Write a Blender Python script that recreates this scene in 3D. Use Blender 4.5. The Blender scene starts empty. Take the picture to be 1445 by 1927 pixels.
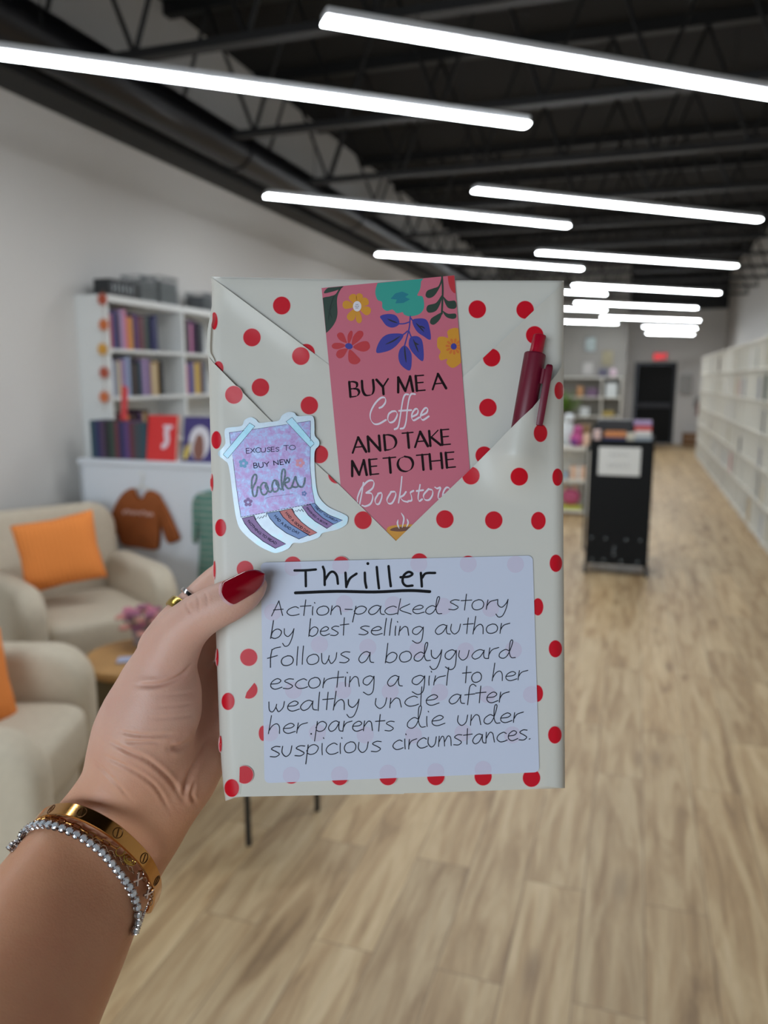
import bpy, bmesh, math, random
import numpy as np
from mathutils import Vector, Matrix
from mathutils.bvhtree import BVHTree
from mathutils.geometry import tessellate_polygon

SC = bpy.context.scene
COL = SC.collection
PI = math.pi
random.seed(7)

# ------------------------------------------------------------------ camera, light, exposure
W, H, FPX = 1445.0, 1927.0, 1430.0
CAM_H = 1.58
PITCH, YAW = math.radians(9.936), math.radians(18.206)
BOOK_D = 0.341                                   # distance camera - wrapped book
FW = Vector((-math.sin(YAW) * math.cos(PITCH), math.cos(YAW) * math.cos(PITCH), -math.sin(PITCH)))
RT = Vector((math.cos(YAW), math.sin(YAW), 0))
UP = RT.cross(FW)
CPOS = Vector((0, 0, CAM_H))
cd = bpy.data.cameras.new('camera')
cam = bpy.data.objects.new('camera', cd)
COL.objects.link(cam)
R3 = Matrix((RT, UP, -FW)).transposed()
cam.matrix_world = Matrix.Translation(CPOS) @ R3.to_4x4()
cd.sensor_fit = 'VERTICAL'
cd.sensor_height = 36.0
cd.sensor_width = 27.0
cd.lens = FPX * 36.0 / H
cd.clip_start = 0.02
cd.clip_end = 60
cd.dof.use_dof = True
cd.dof.focus_distance = BOOK_D - 0.004
cd.dof.aperture_fstop = 8.4
SC.camera = cam

wd = bpy.data.worlds.new('world')
SC.world = wd
wd.use_nodes = True
wd.node_tree.nodes['Background'].inputs[0].default_value = (0.75, 0.85, 1.0, 1)
wd.node_tree.nodes['Background'].inputs[1].default_value = 0.6

def area_light(name, loc, rot, sx, sy, power, color):
    l = bpy.data.lights.new(name, 'AREA')
    l.shape = 'RECTANGLE'
    l.size, l.size_y, l.energy, l.color = sx, sy, power, color
    o = bpy.data.objects.new(name, l)
    o.location, o.rotation_euler = loc, rot
    COL.objects.link(o)
    return o
DAYLIGHT = 82.0
TUBE = 36.0
# daylight coming in through the shop window behind the camera
dl = area_light('daylight', (-1.0, -4.45, 1.6), (PI / 2 - 0.42, 0, 0), 3.6, 2.2, DAYLIGHT, (0.77, 0.9, 1.0))
dl.data.spread = math.radians(105)

vs = SC.view_settings
vs.view_transform = 'Standard'
vs.look = 'None'
vs.exposure = 0.0
vs.gamma = 1.0
vs.use_curve_mapping = False

# ------------------------------------------------------------------ helpers
def ray(x, y):
    return (RT * ((x - W / 2) / FPX) - UP * ((y - H / 2) / FPX) + FW)

def at(x, y, X=None, Y=None, Z=None):
    """the point of a room plane seen at a photo position"""
    d = ray(x, y)
    t = (X / d.x) if X is not None else (Y / d.y) if Y is not None else ((Z - CAM_H) / d.z)
    return CPOS + d * t

SPX = BOOK_D / FPX                               # metres per photo pixel on the book's front
def bp(x, y, z=0.0):
    """book space (pixels on its front, z towards the reader) -> world"""
    return CPOS + ray(x, y) * (BOOK_D - z * SPX)

def s2l(c):
    return tuple((v / 12.92 if v <= 0.04045 else ((v + 0.055) / 1.055) ** 2.4) for v in (k / 255.0 for k in c))

class NT:
    def __init__(self, m):
        self.t = m.node_tree
        self.b = self.t.nodes['Principled BSDF']
    def n(self, kind, **kw):
        nd = self.t.nodes.new(kind)
        for k, v in kw.items():
            if k.startswith('i_'):
                nd.inputs[k[2:].replace('_', ' ')].default_value = v
            else:
                setattr(nd, k, v)
        return nd
    def l(self, a, ao, b, bi):
        self.t.links.new(a.outputs[ao], b.inputs[bi])
    def ramp(self, stops):
        r = self.n('ShaderNodeValToRGB')
        e = r.color_ramp.elements
        while len(e) < len(stops):
            e.new(0.5)
        for k, (p, c) in enumerate(stops):
            e[k].position = p
            e[k].color = (*c[:3], 1)
        return r

MATS = {}
def mat(name, rgb, rough=0.5, metal=0.0, emit=0.0, bump=None, vary=None, coat=0.0, trans=0.0, sss=0.0, spec=None):
    """procedural material; rgb is sRGB 0-255; bump = (scale, strength, distance); vary = (scale, amount)"""
    if name in MATS:
        return MATS[name]
    m = bpy.data.materials.new(name)
    m.use_nodes = True
    q = NT(m)
    c = s2l(rgb)
    q.b.inputs['Base Color'].default_value = (*c, 1)
    q.b.inputs['Roughness'].default_value = rough
    q.b.inputs['Metallic'].default_value = metal
    q.b.inputs['Coat Weight'].default_value = coat
    q.b.inputs['Coat Roughness'].default_value = 0.12
    q.b.inputs['Transmission Weight'].default_value = trans
    if spec is not None:
        q.b.inputs['Specular IOR Level'].default_value = spec
    if sss:
        q.b.inputs['Subsurface Weight'].default_value = sss
        q.b.inputs['Subsurface Radius'].default_value = (1.0, 0.35, 0.2)
        q.b.inputs['Subsurface Scale'].default_value = 0.004
    if emit:
        q.b.inputs['Emission Color'].default_value = (*c, 1)
        q.b.inputs['Emission Strength'].default_value = emit
    tc = None
    if vary or bump:
        tc = q.n('ShaderNodeTexCoord')
    if vary:
        nz = q.n('ShaderNodeTexNoise', i_Scale=vary[0], i_Detail=4.0)
        q.l(tc, 'Object', nz, 'Vector')
        lo = tuple(v * (1 - vary[1]) for v in c)
        hi = tuple(min(1, v * (1 + vary[1])) for v in c)
        r = q.ramp([(0.3, lo), (0.7, hi)])
        q.l(nz, 'Fac', r, 'Fac')
        q.l(r, 'Color', q.b, 'Base Color')
    if bump:
        nz = q.n('ShaderNodeTexNoise', i_Scale=bump[0], i_Detail=3.0)
        q.l(tc, 'Object', nz, 'Vector')
        bn = q.n('ShaderNodeBump', i_Strength=bump[1], i_Distance=bump[2])
        q.l(nz, 'Fac', bn, 'Height')
        q.l(bn, 'Normal', q.b, 'Normal')
    MATS[name] = m
    return m

class MB:
    """collects shapes and links them as ONE mesh object"""
    def __init__(self):
        self.v, self.f, self.mi, self.m = [], [], [], 0
    def add(self, vs, fs):
        o = len(self.v)
        self.v += [Vector(p) for p in vs]
        for f in fs:
            self.f.append([i + o for i in f])
            self.mi.append(self.m)
        return self
    def bm(self, b, M=None):
        b.verts.index_update()
        return self.add([(M @ v.co if M else v.co.copy()) for v in b.verts], [[v.index for v in f.verts] for f in b.faces])
    def box(self, c, s, bevel=0.0, seg=2, M=None):
        b = bmesh.new()
        bmesh.ops.create_cube(b, size=1.0)
        bmesh.ops.scale(b, vec=s, verts=b.verts)
        if bevel:
            bmesh.ops.bevel(b, geom=b.edges[:], offset=min(bevel, min(s) * 0.49), segments=seg, profile=0.5, affect='EDGES')
        bmesh.ops.translate(b, vec=c, verts=b.verts)
        self.bm(b, M)
        b.free()
        return self
    def b2(self, lo, hi, bevel=0.0, seg=2, M=None):
        c = [(a + b) / 2 for a, b in zip(lo, hi)]
        return self.box(c, [abs(b - a) for a, b in zip(lo, hi)], bevel, seg, M)
    def tube(self, pts, r, n=8, closed=False, caps=True):
        pts = [Vector(p) for p in pts]
        rs = r if isinstance(r, (list, tuple)) else [r] * len(pts)
        L = len(pts)
        vs, nrm = [], None
        for k in range(L):
            a = pts[(k - 1) % L] if (closed or k) else pts[k]
            b = pts[(k + 1) % L] if (closed or k < L - 1) else pts[k]
            t = (b - a).normalized()
            if nrm is None:
                nrm = t.orthogonal().normalized()
            nrm = (nrm - t * nrm.dot(t)).normalized()
            bn = t.cross(nrm)
            for j in range(n):
                a_ = 2 * PI * j / n
                vs.append(pts[k] + (nrm * math.cos(a_) + bn * math.sin(a_)) * rs[k])
        fs = []
        for k in range(L if closed else L - 1):
            for j in range(n):
                a, b = k * n, ((k + 1) % L) * n
                fs.append([a + j, a + (j + 1) % n, b + (j + 1) % n, b + j])
        if caps and not closed:
            fs.append(list(range(n))[::-1])
            fs.append([(L - 1) * n + j for j in range(n)])
        return self.add(vs, fs)
    def lathe(self, prof, n=24, c=(0, 0, 0)):
        vs, fs = [], []
        for (r, z) in prof:
            for j in range(n):
                a = 2 * PI * j / n
                vs.append((c[0] + r * math.cos(a), c[1] + r * math.sin(a), c[2] + z))
        for k in range(len(prof) - 1):
            for j in range(n):
                fs.append([k * n + j, k * n + (j + 1) % n, (k + 1) * n + (j + 1) % n, (k + 1) * n + j])
        if prof[0][0] > 1e-6:
            fs.append(list(range(n))[::-1])
        if prof[-1][0] > 1e-6:
            fs.append([(len(prof) - 1) * n + j for j in range(n)])
        return self.add(vs, fs)
    def superq(self, c, s, e=0.4, nu=28, nv=16, M=None):
        """puffed rounded box"""
        def pw(x, k):
            return math.copysign(abs(x) ** k, x)
        vs, fs = [], []
        for i in range(nv + 1):
            th = -PI / 2 + PI * i / nv
            for j in range(nu):
                ph = 2 * PI * j / nu
                p = Vector((c[0] + s[0] / 2 * pw(math.cos(th), e) * pw(math.cos(ph), e),
                            c[1] + s[1] / 2 * pw(math.cos(th), e) * pw(math.sin(ph), e),
                            c[2] + s[2] / 2 * pw(math.sin(th), e)))
                vs.append(M @ p if M else p)
        for i in range(nv):
            for j in range(nu):
                fs.append([i * nu + j, i * nu + (j + 1) % nu, (i + 1) * nu + (j + 1) % nu, (i + 1) * nu + j])
        return self.add(vs, fs)
    def build(self, name, mats, parent=None, smooth=False, origin=None):
        me = bpy.data.meshes.new(name)
        if parent is not None and origin is None:
            org = Vector((0, 0, 0))
        elif origin is not None:
            org = Vector(origin)
        else:
            lo = Vector([min(p[k] for p in self.v) for k in range(3)])
            hi = Vector([max(p[k] for p in self.v) for k in range(3)])
            org = Vector(((lo.x + hi.x) / 2, (lo.y + hi.y) / 2, lo.z))
        me.from_pydata([tuple(p - org) for p in self.v], [], self.f)
        if not isinstance(mats, (list, tuple)):
            mats = [mats]
        for m in mats:
            me.materials.append(m)
        if len(mats) > 1:
            me.polygons.foreach_set('material_index', self.mi)
        b = bmesh.new()
        b.from_mesh(me)
        bmesh.ops.remove_doubles(b, verts=b.verts, dist=1e-7)
        bmesh.ops.recalc_face_normals(b, faces=b.faces)
        b.to_mesh(me)
        b.free()
        if smooth:
            me.polygons.foreach_set('use_smooth', [True] * len(me.polygons))
            me.set_sharp_from_angle(angle=math.radians(smooth if smooth is not True else 40))
        me.update()
        o = bpy.data.objects.new(name, me)
        COL.objects.link(o)
        if parent is not None:
            o.parent = parent
        if parent is None:
            o.location = org
        return o

def tag(o, label=None, cat=None, group=None, kind=None):
    if label: o['label'] = label
    if cat: o['category'] = cat
    if group: o['group'] = group
    if kind: o['kind'] = kind
    return o

def thing(name, label, cat, loc=(0, 0, 0), rz=0.0, group=None):
    o = bpy.data.objects.new(name, None)
    o.empty_display_size = 0.05
    COL.objects.link(o)
    o.location = loc
    o.rotation_euler = (0, 0, rz)
    return tag(o, label, cat, group)

def copy_tree(o, parent=None):
    c = o.copy()
    COL.objects.link(c)
    if parent is not None:
        c.parent = parent
    for ch in list(o.children):
        copy_tree(ch, c)
    return c

def catmull(pts, n=6, closed=False):
    P = [Vector((p[0], p[1], 0)) if len(p) == 2 else Vector(p) for p in pts]
    L = len(P)
    if L < 3 and not closed:
        return P
    out = []
    for k in range(L if closed else L - 1):
        p0 = P[(k - 1) % L] if (closed or k > 0) else P[0] * 2 - P[1]
        p1, p2 = P[k], P[(k + 1) % L]
        p3 = P[(k + 2) % L] if (closed or k + 2 < L) else P[-1] * 2 - P[-2]
        for i in range(n):
            t = i / n
            out.append(0.5 * (2 * p1 + (p2 - p0) * t + (2 * p0 - 5 * p1 + 4 * p2 - p3) * t * t + (3 * p1 - p0 - 3 * p2 + p3) * t ** 3))
    if not closed:
        out.append(P[-1])
    return out
ORD = 'first second third fourth fifth sixth seventh eighth ninth tenth eleventh twelfth thirteenth fourteenth fifteenth sixteenth seventeenth eighteenth nineteenth twentieth'.split()

# ------------------------------------------------------------------ the setting
XL, XR, YF, YB, ZC = -3.14, 1.91, 19.95, -4.2, 4.05
wall_m = mat('wall_paint', (208, 205, 201), 0.75, bump=(60, 0.08, 0.002))
black_m = mat('black_paint', (14, 14, 15), 0.6)
deck_m = mat('black_deck', (12, 12, 12), 0.9)

def floor_material():
    m = bpy.data.materials.new('vinyl_planks')
    m.use_nodes = True
    q = NT(m)
    tc = q.n('ShaderNodeTexCoord')
    mp = q.n('ShaderNodeMapping')
    mp.inputs['Rotation'].default_value = (0, 0, PI / 2)
    q.l(tc, 'Object', mp, 'Vector')
    br = q.n('ShaderNodeTexBrick', i_Scale=1.0, i_Mortar_Size=0.0012, i_Mortar_Smooth=0.3, i_Bias=0.0, i_Brick_Width=1.22, i_Row_Height=0.18)
    br.offset, br.offset_frequency = 0.37, 2
    br.inputs['Color1'].default_value = (0, 0, 0, 1)
    br.inputs['Color2'].default_value = (1, 1, 1, 1)
    br.inputs['Mortar'].default_value = (0.5, 0.5, 0.5, 1)
    q.l(mp, 'Vector', br, 'Vector')
    # a grain that differs from plank to plank
    off = q.n('ShaderNodeVectorMath', operation='SCALE')
    off.inputs['Scale'].default_value = 7.3
    q.l(br, 'Color', off, 0)
    ad = q.n('ShaderNodeVectorMath', operation='ADD')
    q.l(mp, 'Vector', ad, 0)
    q.l(off, 'Vector', ad, 1)
    st = q.n('ShaderNodeMapping')
    st.inputs['Scale'].default_value = (1.1, 9.0, 1.0)
    q.l(ad, 'Vector', st, 'Vector')
    n1 = q.n('ShaderNodeTexNoise', i_Scale=1.6, i_Detail=7.0, i_Roughness=0.6, i_Distortion=0.9)
    q.l(st, 'Vector', n1, 'Vector')
    st2 = q.n('ShaderNodeMapping')
    st2.inputs['Scale'].default_value = (2.0, 34.0, 1.0)
    q.l(ad, 'Vector', st2, 'Vector')
    n2 = q.n('ShaderNodeTexNoise', i_Scale=3.0, i_Detail=5.0, i_Roughness=0.65)
    q.l(st2, 'Vector', n2, 'Vector')
    r1 = q.ramp([(0.25, s2l((126, 99, 69))), (0.42, s2l((174, 145, 107))), (0.58, s2l((198, 173, 135))), (0.78, s2l((216, 194, 158)))])
    q.l(n1, 'Fac', r1, 'Fac')
    r2 = q.ramp([(0.3, (0.78, 0.77, 0.75)), (0.65, (1.06, 1.05, 1.03))])
    q.l(n2, 'Fac', r2, 'Fac')
    mx = q.n('ShaderNodeMixRGB', blend_type='MULTIPLY', i_Fac=0.55)
    q.l(r1, 'Color', mx, 'Color1')
    q.l(r2, 'Color', mx, 'Color2')
    r3 = q.ramp([(0.0, (0.84, 0.83, 0.82)), (1.0, (1.1, 1.09, 1.06))])
    q.l(br, 'Color', r3, 'Fac')
    m2 = q.n('ShaderNodeMixRGB', blend_type='MULTIPLY', i_Fac=1.0)
    q.l(mx, 'Color', m2, 'Color1')
    q.l(r3, 'Color', m2, 'Color2')
    # dark knots
    st3 = q.n('ShaderNodeMapping')
    st3.inputs['Scale'].default_value = (1.6, 5.5, 1.0)
    q.l(ad, 'Vector', st3, 'Vector')
    vo = q.n('ShaderNodeTexVoronoi', i_Scale=1.1)
    q.l(st3, 'Vector', vo, 'Vector')
    r4 = q.ramp([(0.0, (1, 1, 1)), (0.1, (0.55, 0.55, 0.55)), (0.2, (0, 0, 0))])
    q.l(vo, 'Distance', r4, 'Fac')
    mk = q.n('ShaderNodeMixRGB', blend_type='MIX')
    mk.inputs['Color2'].default_value = (*s2l((112, 86, 62)), 1)
    sc = q.n('ShaderNodeMath', operation='MULTIPLY')
    sc.inputs[1].default_value = 0.6
    q.l(r4, 'Color', sc, 0)
    q.l(sc, 'Value', mk, 'Fac')
    q.l(m2, 'Color', mk, 'Color1')
    # plank joints
    mj = q.n('ShaderNodeMixRGB', blend_type='MIX')
    mj.inputs['Color2'].default_value = (*s2l((105, 84, 62)), 1)
    q.l(br, 'Fac', mj, 'Fac')
    q.l(mk, 'Color', mj, 'Color1')
    q.l(mj, 'Color', q.b, 'Base Color')
    q.b.inputs['Roughness'].default_value = 0.5
    bn = q.n('ShaderNodeBump', i_Strength=0.15, i_Distance=0.001)
    q.l(n2, 'Fac', bn, 'Height')
    q.l(bn, 'Normal', q.b, 'Normal')
    return m

def struct(name, lo, hi, m):
    return tag(MB().b2(lo, hi).build(name, m), kind='structure')
struct('floor', (XL - 0.15, YB - 0.15, -0.1), (XR + 0.15, YF + 0.15, 0), floor_material())
struct('ceiling', (XL - 0.15, YB - 0.15, ZC), (XR + 0.15, YF + 0.15, ZC + 0.1), deck_m)
struct('wall_left', (XL - 0.15, YB - 0.15, 0), (XL, YF + 0.15, ZC), wall_m)
struct('wall_right', (XR, YB - 0.15, 0), (XR + 0.15, YF + 0.15, ZC), wall_m)
DX0, DX1, DZ = -0.03, 0.84, 1.93
w = MB().b2((XL, YF, 0), (DX0 - 0.05, YF + 0.15, ZC)).b2((DX1 + 0.05, YF, 0), (XR, YF + 0.15, ZC)).b2((DX0 - 0.05, YF, DZ + 0.05), (DX1 + 0.05, YF + 0.15, ZC))
tag(w.build('wall_far', wall_m), kind='structure')
struct('wall_partition', (XL, 18.15, 0), (-0.27, 18.27, ZC), mat('partition_grey', (142, 139, 134), 0.8))
# the shop front behind the camera: wall with a wide window
WX0, WX1, WZ0, WZ1 = -3.0, 0.9, 0.3, 2.7
w = MB().b2((XL, YB - 0.15, 0), (WX0, YB, ZC)).b2((WX1, YB - 0.15, 0), (XR, YB, ZC))
w.b2((WX0, YB - 0.15, 0), (WX1, YB, WZ0)).b2((WX0, YB - 0.15, WZ1), (WX1, YB, ZC))
tag(w.build('wall_back', mat('shopfront_dark', (60, 60, 62), 0.7)), kind='structure')
w = MB()
for k in range(4):
    x = WX0 + (WX1 - WX0) * k / 3
    w.b2((x - 0.03, YB - 0.12, WZ0), (x + 0.03, YB - 0.04, WZ1))
for z in (WZ0, WZ1):
    w.b2((WX0, YB - 0.12, z - 0.03), (WX1, YB - 0.04, z + 0.03))
win = tag(w.build('window_1', black_m), kind='structure')
gm = bpy.data.materials.new('window_glass')
gm.use_nodes = True
gt = gm.node_tree
gt.nodes.remove(gt.nodes['Principled BSDF'])
tr, gl, mxs = gt.nodes.new('ShaderNodeBsdfTransparent'), gt.nodes.new('ShaderNodeBsdfGlossy'), gt.nodes.new('ShaderNodeMixShader')
gl.inputs['Roughness'].default_value = 0.02
mxs.inputs[0].default_value = 0.05
gt.links.new(tr.outputs[0], mxs.inputs[1])
gt.links.new(gl.outputs[0], mxs.inputs[2])
gt.links.new(mxs.outputs[0], gt.nodes['Material Output'].inputs[0])
p = MB().b2((WX0, YB - 0.085, WZ0), (WX1, YB - 0.079, WZ1)).build('window_pane', gm, win, origin=win.location)
# door in the far wall
w = MB()
w.b2((DX0 - 0.05, YF - 0.015, 0), (DX0, YF + 0.1, DZ)).b2((DX1, YF - 0.015, 0), (DX1 + 0.05, YF + 0.1, DZ)).b2((DX0 - 0.05, YF - 0.015, DZ), (DX1 + 0.05, YF + 0.1, DZ + 0.05))
door = thing('door_1', None, None, (DX0, YF, 0))
tag(door, kind='structure')
w.build('door_frame', black_m, door, origin=door.location)
MB().b2((DX0 + 0.004, YF + 0.02, 0.012), (DX1 - 0.004, YF + 0.06, DZ - 0.004)).build('door_panel', mat('door_black', (7, 7, 8), 0.6, spec=0.25), door, origin=door.location)
w = MB().b2((DX0 + 0.05, YF - 0.06, 0.88), (DX1 - 0.05, YF - 0.02, 1.0), 0.01)
w.b2((DX0 + 0.1, YF - 0.022, 0.9), (DX0 + 0.18, YF + 0.021, 0.98)).b2((DX1 - 0.18, YF - 0.022, 0.9), (DX1 - 0.1, YF + 0.021, 0.98))
w.build('push_bar', mat('push_bar_grey', (52, 52, 56), 0.4, 0.6), door, origin=door.location)
struct('baseboard_far', (DX1 + 0.05, YF - 0.012, 0), (XR, YF, 0.09), wall_m)
struct('baseboard_left', (XL, YB, 0), (XL + 0.012, 3.5, 0.1), mat('baseboard_white', (214, 212, 208), 0.5))
# black bulkhead and round duct that run along the top of the left wall, black beam on the far wall
struct('trim_1', (XL, YB, 3.03), (XL + 0.22, 18.15, 3.3), black_m)
struct('trim_2', (-0.27, YF - 0.12, 3.2), (XR, YF, ZC), black_m)

duct = MB().tube([(XL + 0.36, YB + 0.3, 3.17), (XL + 0.36, 17.9, 3.17)], 0.128, 20)
for k in range(8):
    duct.tube([(XL + 0.36, 0.5 + 2.3 * k, 3.17), (XL + 0.36, 0.54 + 2.3 * k, 3.17)], 0.138, 20)
tag(duct.build('air_duct', mat('duct_black', (20, 20, 24), 0.35, 0.4), smooth=True), 'long round black air duct running under the ceiling beside the left wall', 'duct')

# open web roof trusses
def truss_meshes():
    L0, L1 = XL + 0.005, XR
    bc = MB().b2((L0, -0.035, 3.17), (L1, -0.008, 3.205)).b2((L0, 0.008, 3.17), (L1, 0.035, 3.205)).b2((L0, -0.035, 3.165), (L1, 0.035, 3.172))
    tc = MB().b2((L0, -0.04, ZC - 0.08), (L1, 0.04, ZC))
    wb = MB()
    n = 16
    for k in range(n):
        xa = L0 + (L1 - L0) * k / n
        xb = L0 + (L1 - L0) * (k + 1) / n
        a, b = ((xa, 0, 3.19), (xb, 0, ZC - 0.07)) if k % 2 == 0 else ((xa, 0, ZC - 0.07), (xb, 0, 3.19))
        wb.tube([a, b], 0.013, 6)
    return bc, tc, wb
truss_m = mat('truss_black', (17, 16, 16), 0.6)
proto = None
for k in range(12):
    y = 2.3 + 1.28 * k
    lab = 'black open-web roof truss, %s one counted from the front' % ORD[k]
    if proto is None:
        proto = thing('roof_truss', lab, 'truss', (0, y, 0), 0, 'roof trusses')
        bc, tc_, wb = truss_meshes()
        bc.build('bottom_chord', truss_m, proto)
        tc_.build('top_chord', truss_m, proto)
        wb.build('web', truss_m, proto)
    else:
        o = copy_tree(proto)
        o.location = (0, y, 0)
        o['label'] = lab

# tube lights: two slanted rows
ZL = 2.74
def lamp_meshes(L):
    tube_m = mat('lamp_tube', (244, 250, 255), 0.4, emit=TUBE)
    hs = MB().b2((-L / 2, -0.0375, 0.0205), (L / 2, 0.0375, 0.05), 0.004, 1)
    prof = []
    vs, fs = [], []
    n = 10
    for x in (-L / 2, L / 2):
        for j in range(n + 1):
            a = PI + PI * j / n
            vs.append((x, 0.036 * math.copysign(abs(math.cos(a)) ** 0.6, math.cos(a)), 0.02 + 0.012 * math.sin(a)))
    for j in range(n):
        fs.append([j, j + 1, n + 2 + j, n + 1 + j])
    fs.append(list(range(n + 1))[::-1])
    fs.append([n + 1 + j for j in range(n + 1)])
    df = MB().add(vs, fs)
    wires = [MB().tube([(sx * L * 0.36, 0, 0.049), (sx * L * 0.36, 0, ZC - ZL)], 0.0025, 5) for sx in (-1, 1)]
    return hs, df, wires, tube_m
lamp_proto = {}
def lamp(p0, p1, lab, scale=None):
    a, b = Vector(p0), Vector(p1)
    L = 2.42
    o = None
    c = (a + b) / 2
    ang = math.atan2(b.y - a.y, b.x - a.x)
    if not lamp_proto:
        o = thing('strip_light', lab, 'ceiling light', c, ang, 'slanted strip lights under the black ceiling')
        hs, df, wires, tm = lamp_meshes(L)
        hs.build('housing', mat('lamp_housing', (215, 216, 218), 0.4), o)
        df.build('diffuser', tm, o, smooth=True)
        for w_ in wires:
            w_.build('hanging_wire', black_m, o)
        lamp_proto[0] = o
    else:
        o = copy_tree(lamp_proto[0])
        o.location = c
        o.rotation_euler = (0, 0, ang)
        o['label'] = lab
    if scale:
        o.scale = scale
def row(name, ends):
    for k, (e, ex, d) in enumerate(ends):
        q = at(*ex, Z=ZL)
        dv = Vector((math.cos(math.radians(d)), math.sin(math.radians(d)), 0)) * 2.42
        p0, p1 = (q, q + dv) if e == 's' else (q - dv, q)
        lamp(p0, p1, 'white strip light, %s from the front in the %s row' % (ORD[k], name))
lamp((-2.42, -0.2, ZL), (-0.6, 1.4, ZL), 'unseen strip light added above the person to brighten wall and book')  # unseen lamp, added to brighten the left wall and the book front
row('left-hand', [('e', (990, 243), 39), ('s', (500, 374), 42.5), ('s', (710, 482), 42.5), ('e', (1138, 556), 41), ('e', (1138, 586), 41), ('e', (1160, 610), 41)])
row('right-hand', [('s', (610, 50), 38.5), ('s', (893, 364), 40.3), ('s', (1013, 479), 39.3), ('e', (1352, 554), 40.5), ('s', (1084, 572), 40), ('e', (1315, 605), 40)])
for tx, ty, nm in ((1308, 620, 'seventh'), (1303, 631, 'eighth')):
    q_ = at(tx, ty, Z=2.5)
    d_ = Vector((math.cos(0.7), math.sin(0.7), 0)) * 1.2
    lamp(q_ - d_, q_, 'short looking strip light near the door, %s from the front in the right-hand row' % nm, (0.496, 1, (ZC - 2.5) / (ZC - ZL)))

# ------------------------------------------------------------------ furniture helpers
white_m = mat('white_laminate', (214, 215, 213), 0.4)
cream_m = mat('cream_shelf', (224, 221, 211), 0.5)
page_m = mat('pages', (214, 205, 185), 0.8)
def rslab(w, h, t, r, bev=0.03, n=6):
    """upright slab, w along y, h along z, thickness t along x, with rounded corners and softened rims; r = 4 radii"""
    b = bmesh.new()
    pts = []
    cs = [(w / 2, 0, r[0], -90), (w / 2, h, r[1], 0), (-w / 2, h, r[2], 90), (-w / 2, 0, r[3], 180)]
    for cx, cz, rr, a0 in cs:
        ox = cx - math.copysign(rr, cx)
        oz = cz + rr if cz == 0 else cz - rr
        for k in range(n + 1):
            a = math.radians(a0 + 90 * k / n)
            pts.append((ox + rr * math.cos(a), oz + rr * math.sin(a)))
    f = b.faces.new([b.verts.new((-t / 2, y, z)) for y, z in pts])
    ex = bmesh.ops.extrude_face_region(b, geom=[f])
    bmesh.ops.translate(b, vec=(t, 0, 0), verts=[g for g in ex['geom'] if isinstance(g, bmesh.types.BMVert)])
    caps = [g for g in b.faces if abs(g.normal.x) > 0.9 or len(g.verts) > 4]
    ed = list({e for g in caps for e in g.edges})
    bmesh.ops.bevel(b, geom=ed, offset=bev, segments=3, profile=0.5, affect='EDGES', clamp_overlap=True)
    return b

def book_mesh(t, h, d, name, m, parent=None):
    """spine at x=0 facing +x, pages behind"""
    q = MB()
    c = 0.0025
    q.m = 0
    q.b2((-d, -t / 2, 0), (-0.002, -t / 2 + c, h)).b2((-d, t / 2 - c, 0), (-0.002, t / 2, h))
    n = 5
    vs = []
    for z in (0, h):
        for k in range(n + 1):
            a = -PI / 2 + PI * k / n
            vs.append((-0.003 + 0.004 * math.cos(a), t / 2 * math.sin(a), z))
    fs = [[k, k + 1, n + 2 + k, n + 1 + k] for k in range(n)] + [list(range(n + 1))[::-1], [n + 1 + k for k in range(n + 1)]]
    q.add(vs, fs)
    q.m = 1
    q.b2((-d + 0.004, -t / 2 + c, 0.004), (-0.003, t / 2 - c, h - 0.004))
    return q.build(name, [m, page_m], parent, origin=(0, 0, 0) if parent is None else None)

PAL = {'red': (150, 40, 50), 'blue': (62, 84, 140), 'lilac': (150, 128, 165), 'dusty violet': (122, 100, 135), 'pink': (190, 115, 145),
       'orange': (196, 120, 55), 'mustard': (190, 150, 70), 'purple': (88, 58, 112), 'maroon': (96, 44, 56), 'dark green': (46, 66, 56),
       'navy': (36, 38, 84), 'pale blue': (140, 152, 182), 'grey': (140, 142, 150), 'black': (30, 30, 34), 'brown': (66, 46, 42),
       'tan': (176, 146, 100), 'beige': (190, 172, 140), 'teal': (40, 70, 82), 'plum': (70, 48, 78), 'white': (205, 204, 200),
       'cream': (200, 194, 176), 'charcoal': (62, 66, 72), 'rose': (180, 84, 104), 'yellow': (205, 175, 80), 'light blue': (88, 128, 168)}
def colour(c):
    return mat('cover_' + c.replace(' ', '_'), PAL[c], 0.45)

# ------------------------------------------------------------------ bookcase by the left wall
BX, BY, BAY, BD = -2.925, 3.79, 0.78, 0.213
SH = [0.06, 0.48, 0.84, 1.19, 1.475, 1.755, 2.04]
bc = thing('bookcase', 'tall white bookcase with coloured books standing against the left wall', 'bookcase', (XL, BY, 0))
o = bc.location
for k in range(4):
    y = BY + BAY * k
    MB().b2((XL, y - 0.012, 0), (BX, y + 0.012, 2.06), 0.002, 1).build('side_panel', white_m, bc, origin=o)
for k in range(3):
    y0, y1 = BY + BAY * k + 0.012, BY + BAY * (k + 1) - 0.012
    for z in SH:
        MB().b2((XL + 0.005, y0, z - 0.02), (BX - 0.002, y1, z + (0.02 if z > 2 else 0.0))).build('shelf', white_m, bc, origin=o)
    MB().b2((XL, y0, 0.05), (XL + 0.005, y1, 2.05)).build('back_panel', white_m, bc, origin=o)

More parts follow.
